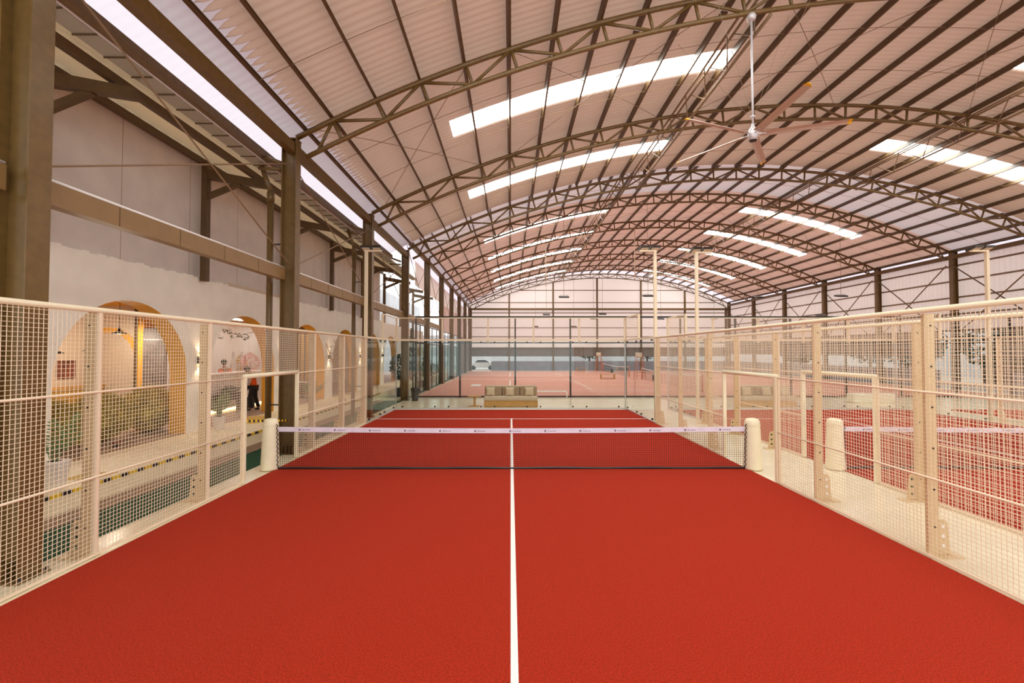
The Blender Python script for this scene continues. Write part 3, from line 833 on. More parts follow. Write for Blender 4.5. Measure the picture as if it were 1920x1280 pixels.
for a in (-160, -90, -18, 54, 127):
    ca, sa = math.cos(R(a)), math.sin(R(a))
    def P(r, w, z): return (FX + ca * r - sa * w, FY + sa * r + ca * w, FZ + z)
    def bl(r0, r1, w0, w1):
        mb = MB()
        pr = lambda r, w: [P(r, w, -.035), P(r, w * .3, .018), P(r, -w * .5, .024), P(r, -w, .02), P(r, -w * .5, .012), P(r, w * .3, .004)]
        A, B = pr(r0, w0), pr(r1, w1); i = len(mb.v); mb.v += A + B
        for k in range(6): mb.f.append((i + k, i + (k + 1) % 6, i + 6 + (k + 1) % 6, i + 6 + k))
        mb.f += [tuple(range(i + 5, i - 1, -1)), tuple(range(i + 6, i + 12))]; return mb
    b = bl(.18, 2.02, .10, .075).build('blade', 'fanb', t)
    bl(2.02, 2.10, .082, .05).build('tip_cap', 'fany', b)
    mb = MB(); mb.path([P(.09, 0, -.0), P(.30, 0, .0)], .02, 6); mb.build('blade_arm', 'fanw', b)
mb = MB()
for a in (35, 125, 215, 305):
    x1, y1 = FX + 2.1 * math.cos(R(a)), FY + 2.1 * math.sin(R(a))
    MB().path([(FX + .05 * math.cos(R(a)), FY + .05 * math.sin(R(a)), FZ + .44), (x1, y1, zarc(x1, RP, AF) - .1)], .004, 4, False).build('guy_wire', 'rod', t)
for x, y, zt, zb, lab in ((11.0, 7.6, 11.4, 9.9, 'left of'),):
    pass

# hanging floodlights of the rear hall
def hang_light(px, py, d, label, dx=0):
    X = (px - 957.5) * d / F; Y = d - 9.45; Z = 2.486 + (660 - py) * d / F
    t = thing('hanging_floodlight', (X, Y, Z), label, 'hanging light', 'hanging floodlights')
    zt = zarc(X, RS, AR) - .01
    MB().tube((X, Y, Z + .12), (X, Y, zt), .012, 6).build('drop_cable', 'rod', t)
    MB().ext([(X - .33, Y - .2, Z - .06), (X + .33, Y - .2, Z - .06), (X + .33, Y + .2, Z + .02), (X - .33, Y + .2, Z + .02)], (0, 0, .1)).build('lamp_head', 'clip', t)
    MB().path([(X - .3, Y, Z + .03), (X - .28, Y, Z + .13), (X + .28, Y, Z + .13), (X + .3, Y, Z + .03)], .012, 6).build('yoke', 'clip', t)
HL_ = [(1057.6, 557, 29.4, 'nearest, left of the crown'), (1216, 555, 29.4, 'nearest, below the crown'), (1424, 557, 34, 'before the right wall, farther one'), (1580, 555, 29.4, 'before the right wall, nearer one'),
       (1024.6, 590, 41, 'middle row, left'), (1130, 589, 41, 'middle row, below the crown'), (1239.6, 598, 47, 'middle row, right'), (1340, 597, 47, 'middle row, by the right corner'),
       (1004, 612.6, 53, 'far row, left'), (1076, 612.6, 53, 'far row, right'), (1113, 597.5, 47, 'far row, centre')]
for px, py, d, w in HL_: hang_light(px, py, d, 'dark hanging floodlight in the rear hall: ' + w)
for px, y0, y1, d, w in ((1024, 470, 536, 36.0, 'left'), (1191.5, 465, 522, 36.0, 'right')):
    X = (px - 957.5) * d / F; Y = d - 9.45
    z0 = 2.486 + (660 - y1) * d / F
    t = thing('drop_pipe', (X, Y, z0), 'thin cream drop pipe hanging from a rear truss, %s one' % w, 'pipe', 'hanging drop pipes')
    MB().tube((X, Y, z0), (X, Y, zarc(X, RS, AR) - .01), .035, 8).build('pipe', 'fence', t, True)
o = thing('wall_speaker', (28.7, 31.3, 6.2), 'dark box hung on a right-wall column in the rear hall', 'speaker box')
MB().box(28.1, 29.0, 31.0, 31.2, 5.55, 6.0).build('box', 'claddark', o); MB().tube((28.95, 31.2, 5.8), (29.1, 31.4, 5.8), .03).build('bracket', 'clip', o)

# ------------------------------------------------------------------ end wall, right wall, left glazing
YE = 49.9
mb = MB(); N = 44
for k in range(N):
    x0 = -6.4 + 36.2 * k / N; x1 = -6.4 + 36.2 * (k + 1) / N
    mb.quad((x0, YE, 3.05), (x1, YE, 3.05), (x1, YE, zarc(x1, RS, AR)), (x0, YE, zarc(x0, RS, AR)))
struct(mb.build('wall_end', 'clad'))
struct(MB().box(-6.4, 29.6, YE, YE + .03, 1.92, 3.05).build('wall_end_shade', 'claddark'))
struct(MB().box(-2.6, 29.6, YE, YE + .03, 0, 1.28).build('wall_end_windbreak', 'wind'))
WXs = [-.2 + 5.9 * k for k in range(5)]
for i, x in enumerate([-5.3] + WXs + [28.9]):
    tag(MB().box(x - .1, x + .1, YE - .25, YE - .02, 0, zarc(x, RB, AR)).build('end_wall_post', 'steel'), 'brown post on the translucent end wall, %s from the left' % ORD[i], 'post', 'posts of the end wall')
for i, z in enumerate((3.08, 4.55, 5.75, 7.75, 9.15, 10.8)):
    dx = math.sqrt(max(.1, RB ** 2 - (z - AR + RT) ** 2))
    tag(MB().box(max(-5.4, CX - dx), min(29.0, CX + dx), YE - .1, YE - .02, z - .05, z + .05).build('wall_rail', 'rod'), 'thin brown rail across the end wall, %s from below' % ORD[i], 'rail', 'rails of the end wall')
tag(MB().box(-5.4, 29.0, YE - .5, YE - .2, 8.1, 8.35).build('wind_beam', 'steel'), 'brown wind beam across the end wall at eave height', 'beam')

XW = 29.55
def rw(name, m, y0, y1, z0, z1): return struct(MB().box(XW, XW + .03, y0, y1, z0, z1).build(name, m))
mb = MB(); k = 0; y = -10.5
while y < YE:                                           # ribbed cladding
    w = .30
    mb.quad((XW, y, 3.9), (XW, y + w - .06, 3.9), (XW, y + w - .06, 9.0), (XW, y, 9.0))
    mb.quad((XW, y + w - .06, 3.9), (XW + .04, y + w - .03, 3.9), (XW + .04, y + w - .03, 9.0), (XW, y + w - .06, 9.0))
    mb.quad((XW + .04, y + w - .03, 3.9), (XW, y + w, 3.9), (XW, y + w, 9.0), (XW + .04, y + w - .03, 9.0)); y += w
struct(mb.build('wall_right', 'clad'))
for a, b in ((-10.5, 16.6), (20.9, YE)):
    rw('wall_right_shade', 'claddark', a, b, 2.2, 3.9); rw('wall_right_windbreak', 'wind', a, b, 0, 1.28)
for i, z in enumerate((3.92, 5.0, 6.1, 7.2, 8.2)):
    tag(MB().box(XW - .12, XW - .02, -4, YE, z - .05, z + .05).build('wall_rail', 'rod'), 'thin brown rail along the right cladding wall, %s from below' % ORD[i], 'rail', 'rails of the right wall')
# left side of the rear hall: black-framed glazing under translucent cladding
mb = MB()
mb.quad((-6.3, 19.6, 6.9), (-6.3, YE, 6.9), (-6.3, YE, 8.5), (-6.3, 19.6, 8.5)); struct(mb.build('wall_left_rear', 'clad'))
struct(MB().box(-6.35, -6.3, 31.6, YE, 4.4, 6.9).build('wall_left_rear_sheet', 'clad'))
for i in range(2, 8):
    a, b = YC[i] + .14, YC[i + 1] - .14
    if i >= 6:
        struct(MB().box(-5.6, -5.55, a, b, 0, 4.2).build('wall_left_rear_%d' % i, 'claddark')); continue
    w = thing('window_%d' % (i - 1), (-5.5, (a + b) / 2, 0), 'black-framed glazing between left columns, %s bay of the rear hall' % ORD[i - 2], 'window')
    w['kind'] = 'structure'
    for z in (.03, 3.02, 4.15): MB().box(-5.54, -5.48, a, b, z - .03, z + .03).build('window_frame', 'black', w)
    for q in range(4):
        y = a + (b - a) * q / 3; MB().box(-5.54, -5.48, y - .03, y + .03, 0, 4.18).build('window_frame', 'black', w)
    for q in range(3):
        y0, y1 = a + (b - a) * q / 3 + .03, a + (b - a) * (q + 1) / 3 - .03
        MB().box(-5.515, -5.505, y0, y1, .06, 2.99).build('pane', 'glassg', w)

# ------------------------------------------------------------------ arcade contents
def sconce(y, i):
    x, z = -8.6, 2.27
    w = ['between the first and second arches', 'between the second and third arches', 'between the third and fourth arches', 'between the fourth and fifth arches', 'between the fifth and sixth arches'][i]
    t = thing('wall_sconce', (x, y, z), 'small black up-down wall sconce on the white pier ' + w, 'wall lamp', 'sconces on the arcade piers')
    MB().box(x, x + .11, y - .06, y + .06, z - .1, z + .1).build('housing', 'blk', t, bevel=.006)
    MB().box(x + .02, x + .09, y - .045, y + .045, z + .1, z + .103).build('lens', 'lamp', t)
    MB().box(x + .02, x + .09, y - .045, y + .045, z - .103, z - .1).build('lens', 'lamp', t)
    for s in (-1, 1):
        l = bpy.data.lights.new('sconce_light', 'SPOT'); l.energy = 11; l.color = (1, .74, .45); l.spot_size = R(95); l.spot_blend = .8; l.shadow_soft_size = .03
        o = bpy.data.objects.new('sconce_light', l); COL.objects.link(o); o.location = (x + .09, y, z + s * .13)
        o.rotation_euler = (R(180) if s > 0 else 0, 0, 0); adopt(o, t)
for i in range(5): sconce(AY[i] + 4.35 / 2, i)

def leafcloud(mb, c, r, n, size, flat=.6):
    for k in range(n):
        d = Vector((random.gauss(0, 1), random.gauss(0, 1), random.gauss(0, 1))).normalized() * (random.uniform(.45, 1.0) ** .5)
        p = Vector((c[0] + d.x * r[0], c[1] + d.y * r[1], c[2] + d.z * r[2]))
        a = Vector((random.gauss(0, 1), random.gauss(0, 1), random.gauss(0, flat))).normalized() * size * random.uniform(.6, 1.3)
        b = a.cross(Vector((random.gauss(0, 1), random.gauss(0, 1), random.gauss(0, 1)))).normalized() * size * .45
        mb.quad(p - a, p + b - a * .1, p + a, p - b - a * .1)
    return mb
def bush(x, y, r, h, label):
    t = thing('grass_bush', (x, y, .336), label, 'bush', 'bushes inside the first arch')
    mb = MB().ball((x, y, .336 + h * .45), r * .8, r * .8, h * .44, 22, 12, .03)
    for k in range(3200):
        g = random.uniform(0, 2 * math.pi); u = random.uniform(-.6, 1)
        a = math.asin(u); n = Vector((math.cos(a) * math.cos(g), math.cos(a) * math.sin(g), math.sin(a)))
        p = Vector((x + n.x * r * .8, y + n.y * r * .8, .336 + h * .45 + n.z * h * .44))
        d = (n + Vector((random.gauss(0, .25), random.gauss(0, .25), .35 + random.gauss(0, .2)))).normalized() * random.uniform(.10, .24)
        s = d.cross(Vector((random.gauss(0, 1), random.gauss(0, 1), random.gauss(0, 1)))).normalized() * .009
        i = len(mb.v); mb.v += [tuple(p - s), tuple(p + s), tuple(p + d)]; mb.f.append((i, i + 1, i + 2))
    mb.build('foliage', 'olive', t, True)
for x, y, r, h, w in ((-9.75, .0, .58, 1.12, 'left end of the row inside the first arch'), (-9.85, 1.25, .6, 1.2, 'middle of the row inside the first arch'), (-9.8, 2.6, .66, 1.25, 'right end of the row inside the first arch'), (-10.9, .6, .5, 1.15, 'behind the others inside the first arch')):
    bush(x, y, r, h, 'round olive grass bush, ' + w)
# room behind the first arch
struct(MB().box(-12.6, -11.25, 4.0, 4.1, .336, 3.9).build('wall_partition', 'beige'))
struct(MB().box(-12.58, -12.3, -2.9, 4.0, .336, 1.45).build('wall_dado', 'ochre'))
struct(MB().box(-12.6, -12.24, -2.9, 4.0, 1.45, 1.52).build('trim_dado_rail', 'wood'))
mb = MB()
for k in range(24):
    a, b = math.pi * k / 24, math.pi * (k + 1) / 24
    f = lambda g, r: (-12.2 + r * math.cos(g), 3.99, 2.3 + r * math.sin(g))
    mb.quad(f(a, .95), f(b, .95), f(b, .78), f(a, .78))
struct(mb.build('trim_niche_arch', 'gold'))
tag(MB().box(-12.58, -12.54, 2.85, 3.35, 1.75, 2.25).build('wall_art', 'art'), 'terracotta coloured artwork on the beige back wall inside the first arch', 'artwork')
struct(MB().box(-11.22, -11.08, 3.75, 4.1, .336, 3.9).build('trim_brown_post', 'steel_d'))
struct(MB().box(-11.06, -10.88, 3.7, 4.1, .336, 3.9).build('trim_yellow_pier', 'gold'))
o = tag(MB().box(-10.82, -10.16, 3.58, 3.66, .336, 3.2).build('wrapped_panel', 'wrap', bevel=.01), 'dark tall panel wrapped in clear plastic inside the first arch', 'panel')
mb = MB()
for q in range(6): z = .6 + q * .45; mb.box(-10.825, -10.155, 3.570, 3.58, z, z + .008)
adopt(mb.build('wrap_fold', 'alu'), o)
def pendant(x, y, z, label):
    t = thing('pendant_lamp', (x, y, z), label, 'pendant lamp', 'pendant lamps in the arcade')
    MB().tube((x, y, z + .16), (x, y, 3.9), .006, 6).build('cord', 'blk', t)
    MB().lathe((x, y, z), [(.17, 0), (.165, .02), (.07, .07), (.03, .13), (.018, .18)], 20, False).build('lamp_shade', 'blk', t, True)
    MB().ball((x, y, z + .03), .04, .04, .04, 10, 6).build('bulb', 'lamp', t, True)
    l = bpy.data.lights.new('lamp_light', 'POINT'); l.energy = 26; l.color = (1, .86, .68); l.shadow_soft_size = .06
    o = bpy.data.objects.new('lamp_light', l); COL.objects.link(o); o.location = (x, y, z - .08); adopt(o, t)
pendant(-11.0, 2.15, 2.50, 'black pendant lamp in the middle of the first arch opening')
pendant(-11.3, 1.55, 2.45, 'black pendant lamp by the left jamb of the first arch')
pendant(-11.0, 3.0, 3.0, 'black pendant lamp hung highest inside the first arch')
# bright room behind the second arch
struct(MB().box(-12.59, -12.55, 4.12, 15, .336, 3.9).build('wall_cafe_back', 'white'))
for x, y, w in ((-11.2, 6.4, 'nearest'), (-11.2, 9.2, 'middle'), (-11.2, 12, 'farthest')):  # added glowing panels, put in only to brighten the cafe
    t = thing('cafe_fill_panel', (x, y, 3.86), 'added square fill panel brightening the cafe behind the arches, %s one' % w, 'fill light', 'cafe fill panels')
    MB().box(x - .6, x + .6, y - .6, y + .6, 3.86, 3.9).build('frame', 'white', t); MB().box(x - .55, x + .55, y - .55, y + .55, 3.845, 3.86).build('fill_face', 'fillw', t)
t = thing('counter', (-10.7, 7.6, .336), 'white service counter with glowing base strip inside the second arch', 'counter')
MB().box(-10.95, -10.5, 6.0, 9.4, .42, 1.66).build('body', 'white', t); MB().box(-11.0, -10.42, 5.95, 9.45, 1.66, 1.72).build('worktop', 'white', t, bevel=.01)
MB().box(-10.51, -10.49, 6.0, 9.4, .345, .41).build('light_strip', 'lamp', t)
t = thing('planter', (-10.2, 6.9, .336), 'dark trough planter with leafy plants before the white counter', 'planter')
MB().box(-10.36, -10.08, 6.0, 7.4, .75, 1.0).build('trough', 'blk', t); leafcloud(MB(), (-10.2, 6.7, 1.1), (.16, .6, .14), 150, .07).build('foliage', 'leafd', t)
for y in (6.15, 7.25): MB().box(-10.3, -10.14, y - .03, y + .03, .336, .75).build('leg', 'blk', t)
t = thing('hanging_vine', (-9.25, 5.0, 3.1), 'green hanging vine in the top of the second arch', 'vine')
mb = MB()
for k in range(9):
    y = 4.2 + k * .22; leafcloud(mb, (-9.12, y, 3.08 + random.uniform(-.12, .1)), (.08, .14, .1), 11, .05)
mb.build('foliage', 'leafd', t); MB().path([(-9.06, 3.9, 3.3), (-9.1, 4.6, 3.15), (-9.1, 5.4, 3.05), (-9.06, 6.2, 3.2)], .012, 5).build('stem', 'trunk', t)
def ladder_rails(t, a, b, dx, n, m, r):
    a, b, dx = Vector(a), Vector(b), Vector(dx)
    for s in (-1, 1): MB().tube(a + dx * s, b + dx * s, r, 6).build('rail', m, t)
    for k in range(1, n):
        c = a.lerp(b, k / n); MB().tube(c - dx, c + dx, r * .8, 6).build('rung', m, t)
t = thing('step_ladder', (-11.9, 9.9, .336), 'open aluminium step ladder in the cafe inside the second arch', 'ladder')
ladder_rails(t, (-11.55, 9.8, .336), (-11.9, 9.9, 2.5), (.05, .22, 0), 7, 'alu', .025)
ladder_rails(t, (-12.3, 10.0, .336), (-11.95, 9.92, 2.5), (.05, .22, 0), 4, 'alu', .02)
t = thing('standing_mirror', (-12.2, 10.8, .336), 'brown oval standing mirror in the cafe inside the second arch', 'mirror')
MB().ext([(-12.3 + .3 * math.cos(2 * math.pi * k / 24), 10.78, 1.75 + .62 * math.sin(2 * math.pi * k / 24)) for k in range(24)], (0, .04, 0)).build('frame', 'wood', t)
MB().box(-12.5, -12.1, 10.76, 10.86, .336, 1.2).build('stand', 'wood', t)
def planted(name, x, y, z, label, cat, pot, crown, leafm, n, size, stem=None, pm='gpot'):
    t = thing(name, (x, y, z), label, cat)
    r, h = pot
    MB().lathe((x, y, z), [(r * .78, 0), (r * .8, .02), (r, h - .02), (r, h)], 18).build('pot', pm, t, True)
    MB().lathe((x, y, z + h - .02), [(r * .9, 0), (r * .5, .03)], 14).build('soil', 'soil', t)
    c, rr = crown
    MB().path([(x, y, z + h), (x + .03, y, z + h + .3), (x + c[0], y + c[1], z + c[2])], [.03, .025, .018], 7).build('stem', 'trunk', t)
    leafcloud(MB(), (x + c[0], y + c[1], z + c[2]), rr, n, size).build('foliage', leafm, t)
    return t
planted('blossom_tree', -10.1, 7.75, .336, 'pink blossom tree in a dark pot inside the second arch', 'potted plant', (.2, .4), ((0, 0, 1.75), (.34, .34, .38)), 'pink', 260, .06)
# palms
def frond(mb, base, az, L, up, droop, w=.06, n=11, leaf=.22):
    p = Vector(base); d = Vector((math.cos(az) * math.cos(up), math.sin(az) * math.cos(up), math.sin(up))); pts = [p.copy()]
    for k in range(n):
        p = p + d * (L / n); d = (d + Vector((0, 0, -droop / n))).normalized(); pts.append(p.copy())
        s = d.cross(Vector((0, 0, 1)))
        if s.length < 1e-4: s = Vector((1, 0, 0))
        s.normalize(); ln = leaf * math.sin(math.pi * (k + 1.5) / (n + 2))
        if k > 1:
            for q in (-1, 1):
                e = p + s * q * ln + d * ln * .7 - Vector((0, 0, ln * .25)); m = (p + e) / 2 + d * .018
                i = len(mb.v); mb.v += [tuple(p), tuple(m), tuple(e), tuple((p + e) / 2 - d * .018)]; mb.f.append((i, i + 1, i + 2, i + 3))
    mb.path(pts, [.008] * len(pts), 4, False)
def palm(x, y, z, label, pot, n, L, pm, leaf=.22):
    t = thing('potted_palm', (x, y, z), label, 'potted plant'); r, h = pot
    MB().lathe((x, y, z), [(r * .7, 0), (r * .72, .02), (r, h - .02), (r, h)], 20).build('pot', pm, t, True)
    MB().lathe((x, y, z + h - .02), [(r * .75, 0), (r * .3, .03)], 14).build('soil', 'soil', t)
    mb = MB()
    for k in range(n):
        frond(mb, (x + random.uniform(-.05, .05), y + random.uniform(-.05, .05), z + h), 2 * math.pi * k / n + random.uniform(-.3, .3), L * random.uniform(.75, 1.1), R(random.uniform(55, 84)), random.uniform(.5, 1.3), leaf=leaf)
    mb.build('fronds', 'leaf', t)
palm(-7.25, -2.35, .336, 'small palm in a white pot beside the nearest column', (.19, .42), 7, .8, 'wpot', .14)
tag(MB().lathe((-7.05, -2.95, .336), [(.13, 0), (.14, .02), (.17, .60), (.155, .60), (.14, .5), (.0, .48)], 4, False).build('tall_pot', 'gpot'), 'tall empty slate pot beside the white potted palm', 'pot')
palm(-8.2, 3.05, .336, 'small palm in a white pot by the pier between the first two arches', (.17, .34), 10, .75, 'wpot')
palm(-8.1, 8.6, .336, 'palm in a slate pot before the third arch', (.16, .32), 9, .8, 'gpot')
tag(MB().box(-7.55, -7.05, -1.95, -1.45, .337, .345).build('cardboard_sheet', 'card'), 'yellow cardboard sheet lying on the cream platform', 'cardboard')
t = thing('cardboard_box', (-7.9, .9, .336), 'flat yellow cardboard box on the platform before the first arch', 'box')
MB().box(-8.1, -7.7, 4.0, 4.5, .336, .50).build('body', 'card', t)
# power drill left on the floor
t = thing('power_drill', (-8.9, .7, .336), 'small red and black power drill on the floor of the first arch', 'tool')
MB().tube((-8.95, .6, .42), (-8.95, .82, .42), .03, 8).build('body', 'art', t); MB().box(-8.98, -8.92, .62, .68, .336, .42).build('handle', 'blk', t)
# leaning ladder
t = thing('wooden_ladder', (-7.7, 10.6, .336), 'worn wooden ladder leaning on the pier between the third and fourth arches', 'ladder')
ladder_rails(t, (-6.98, 9.9, .345), (-8.55, 11.45, 3.05), (.15, .15, 0), 9, 'ladderw', .025)
# slatted screen, table and chairs behind the third arch
t = thing('slat_screen', (-11.5, 13.0, .336), 'ochre screen with brown slats behind the third arch', 'screen')
MB().box(-12.0, -9.9, 13.0, 13.06, .336, 3.4).build('board', 'ochre', t)
mb = MB()
for k in range(9): x = -11.9 + k * .24; mb.box(x, x + .06, 12.95, 13.0, .336, 3.4)
mb.build('slats', 'steel_d', t)
t = thing('cafe_table', (-9.9, 11.6, .336), 'small white cafe table behind the third arch', 'table')
MB().lathe((-9.9, 11.6, 1.05), [(.36, 0), (.36, .03)], 20).build('table_top', 'white', t); MB().tube((-9.9, 11.6, .36), (-9.9, 11.6, 1.05), .03).build('pedestal', 'blk', t)
MB().lathe((-9.9, 11.6, .337), [(.22, 0), (.2, .02)], 16).build('foot', 'blk', t)
def chair(x, y, s, label):
    t = thing('wire_chair', (x, y, .336), label, 'chair', 'black wire chairs behind the third arch'); z = .336
    MB().box(x - .21, x + .21, y - .21, y + .21, z + .44, z + .47).build('seat', 'blk', t)
    for dx in (-.19, .19):
        for dy in (-.19, .19): MB().tube((x + dx, y + dy, z), (x + dx * .9, y + dy * .9, z + .45), .012, 6).build('leg', 'blk', t)
    mb = MB()
    for k in range(7): mb.tube((x - .2 + k * .066, y + s * .2, z + .47), (x - .2 + k * .066, y + s * .25, z + .85), .006, 5)
    for q in (.6, .72, .85): mb.tube((x - .2, y + s * (.2 + .05 * (q - .47) / .38), z + q), (x + .2, y + s * (.2 + .05 * (q - .47) / .38), z + q), .007, 5)
    mb.build('backrest', 'blk', t)
chair(-9.85, 10.9, -1, 'black wire chair on the near side of the cafe table'); chair(-9.85, 12.25, 1, 'black wire chair on the far side of the cafe table')
# hazard tape on the platform edge, and the barrier tape at the gate
def stripes(p, q, w, h, name, label, cat, m):
    p, q = Vector(p), Vector(q)
    return tag(MB().ext([p, p + Vector((w, 0, 0)), p + Vector((w, 0, h)), p + Vector((0, 0, h))], q - p).build(name, m), label, cat)
stripes((-6.90, -3.1, .288), (-6.90, 14.0, .288), .054, .056, 'hazard_tape', 'yellow and black hazard tape along the cream platform edge', 'tape', 'haz')
stripes((-5.10, -1.0, 1.15), (-5.42, 1.372, .80), .004, .05, 'barrier_tape', 'yellow and black barrier tape tied from the left gate jamb to the column', 'tape', 'haz2')

# ------------------------------------------------------------------ people
def skin(name, J, E, m, parent=None, sub=2):
    names = list(J); me = bpy.data.meshes.new(name)
    me.from_pydata([J[k][0] for k in names], [(names.index(a), names.index(b)) for a, b in E], []); me.update()
    o = bpy.data.objects.new(name, me); COL.objects.link(o); me.materials.append(M[m])
    if parent is not None: adopt(o, parent)
    o.modifiers.new('skin', 'SKIN')
    for i, k in enumerate(names):
        r = J[k][1]; r = (r, r) if not isinstance(r, tuple) else r
        me.skin_vertices[0].data[i].radius = r; me.skin_vertices[0].data[i].use_root = (i == 0)
    o.modifiers[0].use_smooth_shade = True
    s = o.modifiers.new('round', 'SUBSURF'); s.levels = sub; s.render_levels = sub
    return o
def person(x, y, z, rz, h, label, cols, bend=.16, arm=.10):
    """seen from behind, walking; built facing +Y then turned by rz"""
    k = h / 1.72; c, s = math.cos(rz), math.sin(rz)
    def V(a, b, e): a *= k; b *= k; return (x + a * c - b * s, y + a * s + b * c, z + e * k)
    hd = V(0, .10 + bend, 1.56)
    J = {'pelvis': (V(0, 0, .92), (.12, .10)), 'waist': (V(0, .02, 1.06), (.115, .09)), 'chest': (V(0, .05, 1.27), (.14, .10)), 'neck0': (V(0, .07 + bend * .4, 1.42), .06),
         'neck': (V(0, .09 + bend * .7, 1.48), .048), 'head': (hd, (.078, .09)), 'crown': (V(0, .11 + bend, 1.66), (.07, .085)),
         'hipL': (V(-.09, 0, .88), .085), 'hipR': (V(.09, 0, .88), .085), 'kneeL': (V(-.10, .10, .50), .058), 'kneeR': (V(.10, -.02, .49), .058),
         'ankL': (V(-.10, .08, .09), .038), 'ankR': (V(.10, -.16, .10), .038), 'toeL': (V(-.11, .22, .035), .032), 'toeR': (V(.11, -.02, .035), .032),
         'shL': (V(-.17, .06 + bend * .2, 1.37), .055), 'shR': (V(.17, .06 + bend * .2, 1.37), .055), 'elL': (V(-.23, .06, 1.10), .04), 'elR': (V(.24, .02, 1.10), .04),
         'wrL': (V(-.22, .18 + arm, .92), .028), 'wrR': (V(.24, .14 + arm, .90), .028), 'paL': (V(-.21, .22 + arm, .86), (.03, .02)), 'paR': (V(.235, .18 + arm, .84), (.03, .02))}
    E = [('pelvis', 'waist'), ('waist', 'chest'), ('chest', 'neck0'), ('neck0', 'neck'), ('neck', 'head'), ('head', 'crown'), ('pelvis', 'hipL'), ('pelvis', 'hipR'), ('hipL', 'kneeL'), ('hipR', 'kneeR'),
         ('kneeL', 'ankL'), ('kneeR', 'ankR'), ('ankL', 'toeL'), ('ankR', 'toeR'), ('chest', 'shL'), ('chest', 'shR'), ('shL', 'elL'), ('shR', 'elR'), ('elL', 'wrL'), ('elR', 'wrR'), ('wrL', 'paL'), ('wrR', 'paR')]
    for sd, sg in (('L', -1), ('R', 1)):                      # five fingers on each palm
        px_, py_, pz_ = (-.21, .22 + arm, .86) if sd == 'L' else (.235, .18 + arm, .84)
        for f, (dx, ln) in enumerate(((-.024, .062), (-.008, .072), (.008, .068), (.024, .055))):
            a = 'f%s%d' % (sd, f); J[a] = (V(px_ + dx, py_ + .025, pz_ - .035), .0085); J[a + 't'] = (V(px_ + dx, py_ + .03, pz_ - .035 - ln * .8), .007)
            E += [('pa' + sd, a), (a, a + 't')]
        J['th' + sd] = (V(px_ - sg * .04, py_ + .02, pz_ + .0), .009); J['th2' + sd] = (V(px_ - sg * .045, py_ + .035, pz_ - .035), .008); E += [('pa' + sd, 'th' + sd), ('th' + sd, 'th2' + sd)]
    b = tag(skin('person', J, E, 'skin'), label, 'person')
    # face: eyes, nose, mouth and ears on the front of the head
    mb = MB(); f = lambda a, bb, e: V(a, .10 + bend + bb, e)
    mb.ball(f(0, .10, 1.575), .014, .02, .02, 8, 6)
    for q in (-1, 1): mb.ball(f(q * .08, 0, 1.58), .014, .022, .03, 8, 6)
    mb.build('nose_and_ears', 'skin', b, True)
    mb = MB()
    for q in (-1, 1): mb.ball(f(q * .032, .082, 1.605), .012, .008, .008, 8, 6)
    mb.box(*sorted((f(-.025, 0, 0)[0], f(.025, 0, 0)[0] + .001)), *sorted((f(0, .085, 0)[1], f(0, .09, 0)[1] + .001)), f(0, 0, 1.53)[2], f(0, 0, 1.536)[2])
    mb.build('eyes_and_mouth', 'hair', b)
    hz = V(0, .085 + bend, 1.625); mb = MB().ball(hz, .1 * k, .11 * k, .105 * k, 16, 10, .03); mb.build('hair', 'hair', b, True)
    g = .016
    up = {q: (J[q][0], (J[q][1][0] + g + .012, J[q][1][1] + g + .012) if isinstance(J[q][1], tuple) else J[q][1] + g) for q in ('waist', 'pelvis', 'chest', 'shL', 'shR')}
    up['pelvis'] = (V(0, 0, .90), (.14, .12))
    skin('work_vest', up, [('waist', 'pelvis'), ('waist', 'chest'), ('chest', 'shL'), ('chest', 'shR')], cols[0], b)
    sl = {q: (J[q][0], (J[q][1] if not isinstance(J[q][1], tuple) else J[q][1][0]) + .012) for q in ('shL', 'elL', 'shR', 'elR')}
    for q in 'LR':
        sl['w' + q] = (tuple(Vector(J['el' + q][0]).lerp(Vector(J['wr' + q][0]), .8)), .042)
        skin('sleeve', {'sh': sl['sh' + q], 'el': sl['el' + q], 'w': sl['w' + q]}, [('sh', 'el'), ('el', 'w')], cols[1], b)
    tr = {'pelvis': (V(0, 0, .90), (.128, .112))}
    for q in 'LR':
        for j in ('hip', 'knee', 'ank'): tr[j + q] = (J[j + q][0], J[j + q][1] + (.022 if j != 'ank' else .026))
    skin('trousers', tr, [('pelvis', 'hipL'), ('pelvis', 'hipR'), ('hipL', 'kneeL'), ('kneeL', 'ankL'), ('hipR', 'kneeR'), ('kneeR', 'ankR')], cols[2], b)
    for q in 'LR':
        a, t_ = Vector(J['ank' + q][0]), Vector(J['toe' + q][0]); hl = a + (a - t_) * .25
        skin('shoe', {'m': (tuple((a + t_) / 2 - Vector((0, 0, .012))), .046), 't': (tuple(t_ + (t_ - a) * .15 + Vector((0, 0, .006))), .04), 'h': (tuple(Vector((hl.x, hl.y, z + .045))), .042)}, [('m', 't'), ('m', 'h')], 'shoe', b)
    return b
p = person(-9.55, 7.05, .336, R(100), 1.62, 'person in orange work vest and black trousers walking away through the second arch', ('vest', 'shirt', 'trous'))
MB().box(-9.74, -9.36, 6.90, 6.94, 1.12, 1.26).build('waist_bag', 'blk', p, bevel=.02)
person(-11.75, 8.85, .336, R(60), 1.85, 'person in orange top standing behind the white counter in the cafe', ('vest', 'vest', 'trous'), .05, .02)

